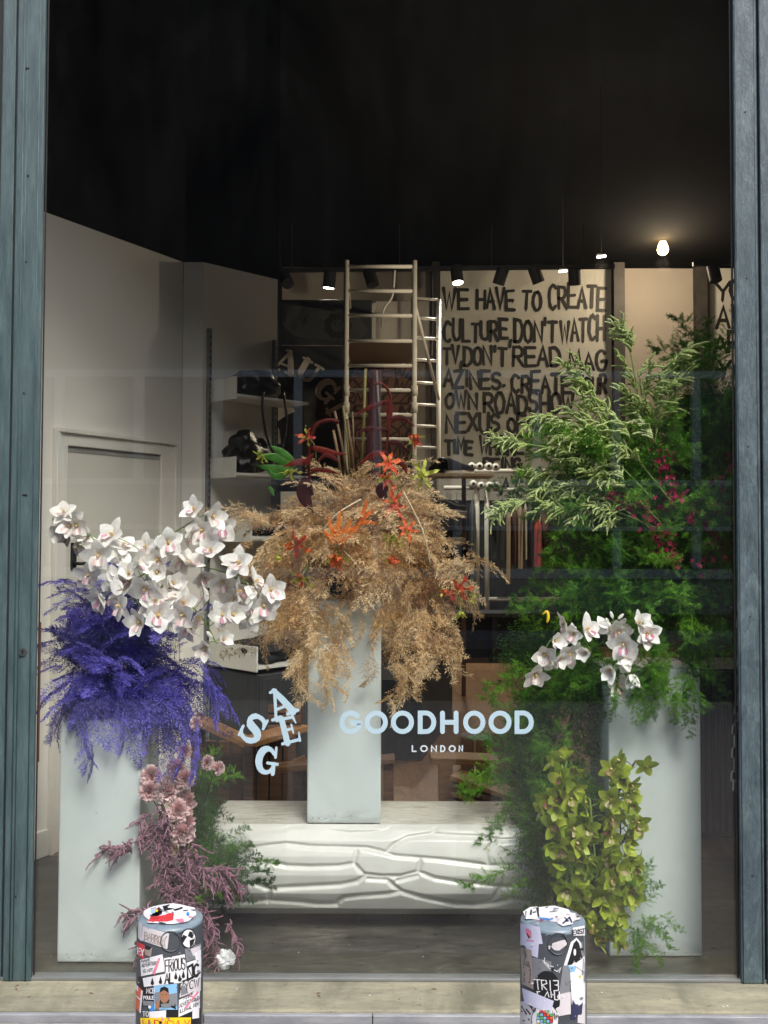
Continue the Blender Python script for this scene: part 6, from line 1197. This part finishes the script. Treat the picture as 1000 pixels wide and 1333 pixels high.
for s_, x0, x1, yb, yt in (('MAKE', 590, 690, 1085, 1045), ('ADVERTISING', 545, 752, 1165, 1128), ('ILLEGAL NOW', 548, 748, 1222, 1185)): write(m1, s_, crop1(x0, 0)[0], crop1(x1, 0)[0], crop1(0, yb)[1], crop1(0, yt)[1], .62, K_, il, slope=-.42, lay=13, jit=.08)
blobp(m1, X1((735, 985), (745, 1010), (615, 1175), (595, 1165)), MT['s_pink'], il, 'print', lay=18); blobp(m1, X1((650, 1040), (665, 1030), (745, 1090), (740, 1100)), MT['s_pink'], il, 'print', lay=18)
patch(m1, X1((232, 1205), (408, 1190), (405, 1290), (235, 1310)), W_, B1, lay=10); patch(m1, X1((408, 1190), (530, 1190), (540, 1310), (408, 1310)), K_, B1, lay=9); patch(m1, X1((540, 1265), (770, 1170), (770, 1333), (540, 1333)), K_, B1, lay=8); patch(m1, X1((680, 1200), (750, 1165), (748, 1270), (678, 1280)), W_, B1, lay=12)
blobp(m1, X1((365, 1250), (372, 1275), (395, 1280), (375, 1295), (380, 1315), (362, 1300), (342, 1315), (350, 1292), (335, 1278), (356, 1274)), MT['s_pink'], B1, 'sticker', lay=13)
ye = patch(m1, X1((140, 1270), (665, 1265), (660, 1420), (150, 1420)), MT['s_yel'], B1, lay=14); write(m1, 'WURMSMLY', crop1(165, 0)[0], crop1(650, 0)[0], crop1(0, 1400)[1], crop1(0, 1295)[1], 1.1, MT['s_red'], ye, lay=16, gap=.12)
for y_ in range(6):
    for x_ in (120, 300, 480, 640): patch(m1, X1((x_, 1430 + y_ * 130), (x_ + 150, 1425 + y_ * 130), (x_ + 145, 1530 + y_ * 130), (x_ + 5, 1535 + y_ * 130)), rnd.choice([W_, K_, MT['s_offw'], MT['s_grey'], MT['s_red']]), B1, lay=5 + y_)
def top_sticker(t, cx, pts, mat, lay=0, name='sticker'):
    h = BZ + .0062 + .0003 * lay; out = []
    for x_, y_ in pts:
        k = P(x_, y_, BY); d = Vector((k.x, BY, k.z - CAMZ)); s_ = (h - CAMZ) / d.z; q_ = Vector((d.x * s_, d.y * s_, h)); v = Vector((q_.x - cx, q_.y - BY)); 
        if v.length > BR - .006: v = v.normalized() * (BR - .006); 
        out.append(Vector((cx + v.x, BY + v.y, h)))
    return MB().add(out, [tuple(range(len(out)))[::-1]]).build(name, mat, t)
def ell(f, x_, y_, rx, ry, n=20): return [(f(x_, y_)[0] + rx * math.cos(2 * math.pi * k / n), f(x_, y_)[1] + ry * math.sin(2 * math.pi * k / n)) for k in range(n)]
top_sticker(B1, c1x, ell(crop1, 440, 190, 34, 13, 28), MT['s_offw'], 0); top_sticker(B1, c1x, ell(crop1, 280, 170, 11, 7), W_, 1); top_sticker(B1, c1x, X1((340, 110), (480, 85), (700, 130), (720, 200), (640, 270), (480, 300), (210, 285), (240, 220)), W_, 1)
top_sticker(B1, c1x, X1((245, 160), (300, 150), (295, 185), (250, 190)), MT['s_sky'], 2); top_sticker(B1, c1x, X1((290, 155), (325, 150), (320, 175), (295, 170)), MT['s_yel'], 3)
top_sticker(B1, c1x, ell(crop1, 632, 196, 2.2, 2.8, 10), MT['s_blue'], 2); top_sticker(B1, c1x, X1((215, 275), (250, 225), (330, 215), (395, 205), (440, 185), (490, 190), (480, 260), (420, 275)), MT['s_red'], 2); top_sticker(B1, c1x, X1((500, 250), (580, 240), (600, 285), (530, 280)), MT['s_pink'], 3)
for qd in (((370, 115), (450, 95), (420, 130), (500, 140), (390, 165)), ((480, 150), (580, 120), (575, 140), (500, 165)), ((650, 150), (720, 150), (700, 165))): top_sticker(B1, c1x, X1(*qd), K_, 4)
# ---- right bollard
B2, c2x = bollard(720, 'sticker covered grey bollard, the right one, with a large letter A')
m2 = cylmap(c2x, .0006); X2 = lambda *q: [crop2(*p) for p in q]
q = crop2(490, 505); r1 = MB(); ring = [m2(q[0] + 12.5 * math.cos(k * .2618), q[1] + 14 * math.sin(k * .2618), 8) for k in range(24)]; r1.tube(ring + ring[:1], .0016, 6, cap=False); r1.build('raised_ring', MT['pole'], B2, smooth=True)
a_ = patch(m2, X2((98, 290), (300, 330), (330, 505), (100, 520)), MT['s_lil'], B2, lay=6); patch(m2, X2((105, 470), (290, 505), (280, 650), (210, 625)), MT['s_lil'], B2, lay=5)
blobp(m2, X2((150, 345), (180, 350), (210, 375), (215, 440), (190, 450), (165, 420)), MT['s_pink'], a_, 'print', lay=9); patch(m2, X2((160, 460), (240, 470), (238, 480), (160, 470)), MT['s_pink'], a_, 'print', lay=10); blobp(m2, X2((160, 390), (175, 400), (200, 440), (185, 450)), K_, a_, 'print', lay=11)
blobp(m2, X2((420, 540), (430, 500), (520, 470), (560, 462), (580, 500), (575, 520), (500, 575), (450, 570)), MT['s_offw'], B2, lay=9)
br_ = patch(m2, X2((100, 540), (215, 570), (235, 975), (115, 920)), MT['s_brown'], B2, lay=7)
def strokes(mp, ls, wd, mat, parent, lay):
    mb = MB()
    for i, l in enumerate(ls): ribbon(mb, l, wd, lambda u, v, L_: mp(u, v, lay + L_ * .2), i)
    mb.build('print', mat, parent)
strokes(m2, [X2((130, 560), (150, 640), (135, 700)), X2((130, 720), (205, 770), (200, 790), (130, 745)), X2((140, 800), (135, 890), (195, 905), (205, 800)), X2((135, 700), (165, 735)), X2((160, 690), (180, 740)), X2((180, 690), (195, 750)), X2((150, 580), (160, 640))], .7, K_, br_, 10)
patch(m2, X2((215, 640), (420, 690), (420, 900), (230, 900)), MT['s_grey'], B2, lay=2); patch(m2, X2((540, 730), (620, 720), (610, 1020), (500, 1020)), MT['s_grey'], B2, lay=3)
dk = disc(m2, *crop2(370, 950), 17, 21, K_, B2, lay=9); blobp(m2, X2((440, 1020), (510, 1090), (505, 1150), (440, 1185)), K_, dk, 'print', lay=9)
strokes(m2, [X2((236, 872), (300, 876)), X2((272, 872), (284, 975)), X2((325, 978), (315, 880), (365, 885), (372, 915), (325, 930), (372, 980)), X2((405, 885), (410, 985)), X2((440, 885), (490, 885), (492, 925), (455, 930), (495, 940), (492, 985), (445, 990))], 1.3, W_, dk, 12)
strokes(m2, [X2((285, 1045), (270, 1000), (300, 998)), X2((350, 1050), (380, 1000), (395, 1055)), X2((415, 1000), (420, 1060)), X2((450, 1000), (455, 1080), (485, 1085), (505, 1060), (500, 1000))], 1.3, W_, dk, 13)
li = patch(m2, X2((115, 960), (445, 1095), (410, 1235), (140, 1115)), MT['s_lil'], B2, lay=14)
A1 = blobp(m2, X2((548, 728), (620, 490), (680, 440), (730, 500), (765, 640), (760, 700), (700, 720), (620, 730)), W_, B2, lay=6)
blobp(m2, X2((585, 722), (650, 500), (680, 466), (706, 500), (742, 650), (735, 690), (690, 700), (655, 690), (630, 722)), K_, A1, 'print', 10)
disc(m2, *crop2(662, 592), 1.7, 4.5, W_, A1, 'print', 18); patch(m2, X2((690, 690), (765, 640), (768, 800), (660, 730)), W_, A1, 'print', lay=16)
ex_ = patch(m2, X2((640, 340), (765, 315), (768, 420), (640, 420)), W_, B2, lay=7); write(m2, 'EXIST', crop2(645, 0)[0], crop2(762, 0)[0], crop2(0, 412)[1], crop2(0, 365)[1], 1.1, K_, ex_, slope=-.15, lay=10, gap=.2)
wt_ = patch(m2, X2((610, 720), (770, 700), (770, 1130), (630, 1130)), MT['s_white'], B2, lay=5); blobp(m2, X2((590, 730), (690, 725), (660, 790), (620, 800)), MT['s_sky'], wt_, 'print', lay=10); disc(m2, *crop2(715, 842), 1.5, 2, MT['s_yel'], wt_, 'print', 10)
strokes(m2, [X2((330, 680), (390, 720)), X2((350, 650), (345, 700), (420, 780)), X2((440, 770), (480, 790), (520, 750), (500, 800)), X2((380, 730), (440, 740))], 1.0, W_, B2, 7)
strokes(m2, [X2((740, 480), (748, 640)), X2((758, 430), (764, 620)), X2((752, 660), (745, 820)), X2((766, 700), (765, 900))], 1.2, MT['s_grey'], B2, 18)
patch(m2, X2((480, 1030), (620, 1000), (620, 1230), (460, 1260)), MT['s_offw'], B2, lay=6); blobp(m2, X2((640, 1080), (670, 1130), (745, 1110), (735, 1230), (660, 1290), (620, 1280)), MT['s_navy'], B2, lay=8); patch(m2, X2((700, 1130), (770, 1080), (770, 1333), (690, 1320)), MT['s_offw'], B2, lay=4)
wl = patch(m2, X2((100, 1100), (260, 1100), (260, 1333), (100, 1333)), MT['s_offw'], B2, lay=3); strokes(m2, [X2((130, 1080), (220, 1160)), X2((110, 1200), (190, 1290)), X2((160, 1180), (200, 1230)), X2((130, 1300), (220, 1310)), X2((180, 1120), (230, 1190)), X2((110, 1150), (160, 1230))], 1.8, K_, wl, 7)
gd = disc(m2, *crop2(355, 1290), 17.5, 21, W_, B2, lay=10); strokes(m2, [ell(crop2, 355, 1290, 17.5, 21, 28) + ell(crop2, 355, 1290, 17.5, 21, 28)[:1]], .6, K_, gd, 13); disc(m2, *crop2(352, 1290), 11, 13.5, K_, gd, 'print', 12)
cols = ['s_sky', 's_blue', 's_sky', 's_green', 's_yel', 's_red', 's_sky', 's_green', 's_blue', 's_white', 's_oran', 's_sky']
for i in range(5):
    for j in range(6):
        x_, y_ = 270 + i * 34, 1190 + j * 34
        if ((x_ + 14 - 352) / 86) ** 2 + ((y_ + 14 - 1290) / 104) ** 2 < .92: patch(m2, X2((x_, y_), (x_ + 28, y_), (x_ + 28, y_ + 28), (x_, y_ + 28)), MT[cols[(i * 5 + j * 7) % 12]], gd, 'print', 2, 2, lay=15)
write(m2, 'WN', crop2(434, 0)[0], crop2(468, 0)[0], crop2(0, 1260)[1], crop2(0, 1200)[1], .8, K_, gd, slope=1.2, lay=15); write(m2, 'TO', crop2(226, 0)[0], crop2(256, 0)[0], crop2(0, 1230)[1], crop2(0, 1195)[1], .8, K_, gd, slope=-1.0, lay=15)
for y_ in range(6):
    for x_ in (100, 280, 460, 630): patch(m2, X2((x_, 1440 + y_ * 130), (x_ + 150, 1435 + y_ * 130), (x_ + 140, 1550 + y_ * 130), (x_ + 5, 1545 + y_ * 130)), rnd.choice([W_, K_, MT['s_offw'], MT['s_grey'], MT['s_oran']]), B2, lay=5 + y_)
top_sticker(B2, c2x, X2((110, 170), (200, 125), (280, 120), (290, 230), (160, 250)), W_, 1); top_sticker(B2, c2x, X2((130, 240), (200, 180), (500, 150), (700, 200), (720, 250), (560, 290)), MT['s_offw'], 0); top_sticker(B2, c2x, X2((290, 125), (450, 110), (600, 150), (620, 200), (500, 230), (300, 225)), W_, 1); top_sticker(B2, c2x, X2((480, 290), (600, 180), (665, 190), (640, 300), (540, 320)), W_, 2)
for qd in (((135, 250), (150, 170), (165, 165), (155, 245)), ((195, 200), (205, 150), (222, 150), (215, 210)), ((262, 130), (280, 125), (298, 225), (280, 228)), ((225, 175), (262, 165), (262, 178), (228, 188)), ((120, 190), (132, 185), (128, 235), (118, 240))): top_sticker(B2, c2x, X2(*qd), K_, 5)
for qd in (((530, 290), (600, 225), (610, 235), (545, 300)), ((550, 230), (560, 225), (600, 270), (590, 275)), ((600, 240), (612, 215), (640, 285), (628, 290)), ((570, 270), (600, 258), (600, 266), (572, 280))): top_sticker(B2, c2x, X2(*qd), MT['s_navy'], 6)
top_sticker(B2, c2x, X2((290, 232), (440, 238), (440, 245), (400, 262), (300, 246)), MT['s_blue'], 6)

rg = random.Random(4)
for t_, cx_, f_ in ((B1, c1x, crop1), (B2, c2x, crop2)):
    for k in range(16):
        x_, y_ = rg.uniform(200, 680), rg.uniform(125, 285); a = rg.uniform(-.5, .5); l = rg.uniform(20, 70); h_ = rg.uniform(4, 9)
        top_sticker(t_, cx_, [f_(x_, y_), f_(x_ + l, y_ + a * l * .5), f_(x_ + l, y_ + a * l * .5 + h_), f_(x_, y_ + h_)], rg.choice([K_, MT['s_grey'], MT['s_navy'], MT['s_red'], MT['s_offw']]), 7 + k * .5)
for mp, t_, f_ in ((m1, B1, crop1), (m2, B2, crop2)):      # scuffs and torn paper remains
    for k in range(46):
        x_, y_ = rg.uniform(120, 750), rg.uniform(340, 1330); r_ = rg.uniform(4, 17)
        blobp(mp, [f_(x_ + r_ * rg.uniform(.4, 1.3) * math.cos(j * .9), y_ + r_ * rg.uniform(.4, 1.3) * math.sin(j * .9)) for j in range(7)], rg.choice([W_, MT['s_offw'], MT['s_grey'], MT['s_grey'], K_]), t_, 'paper_scrap', lay=19 + k * .05)
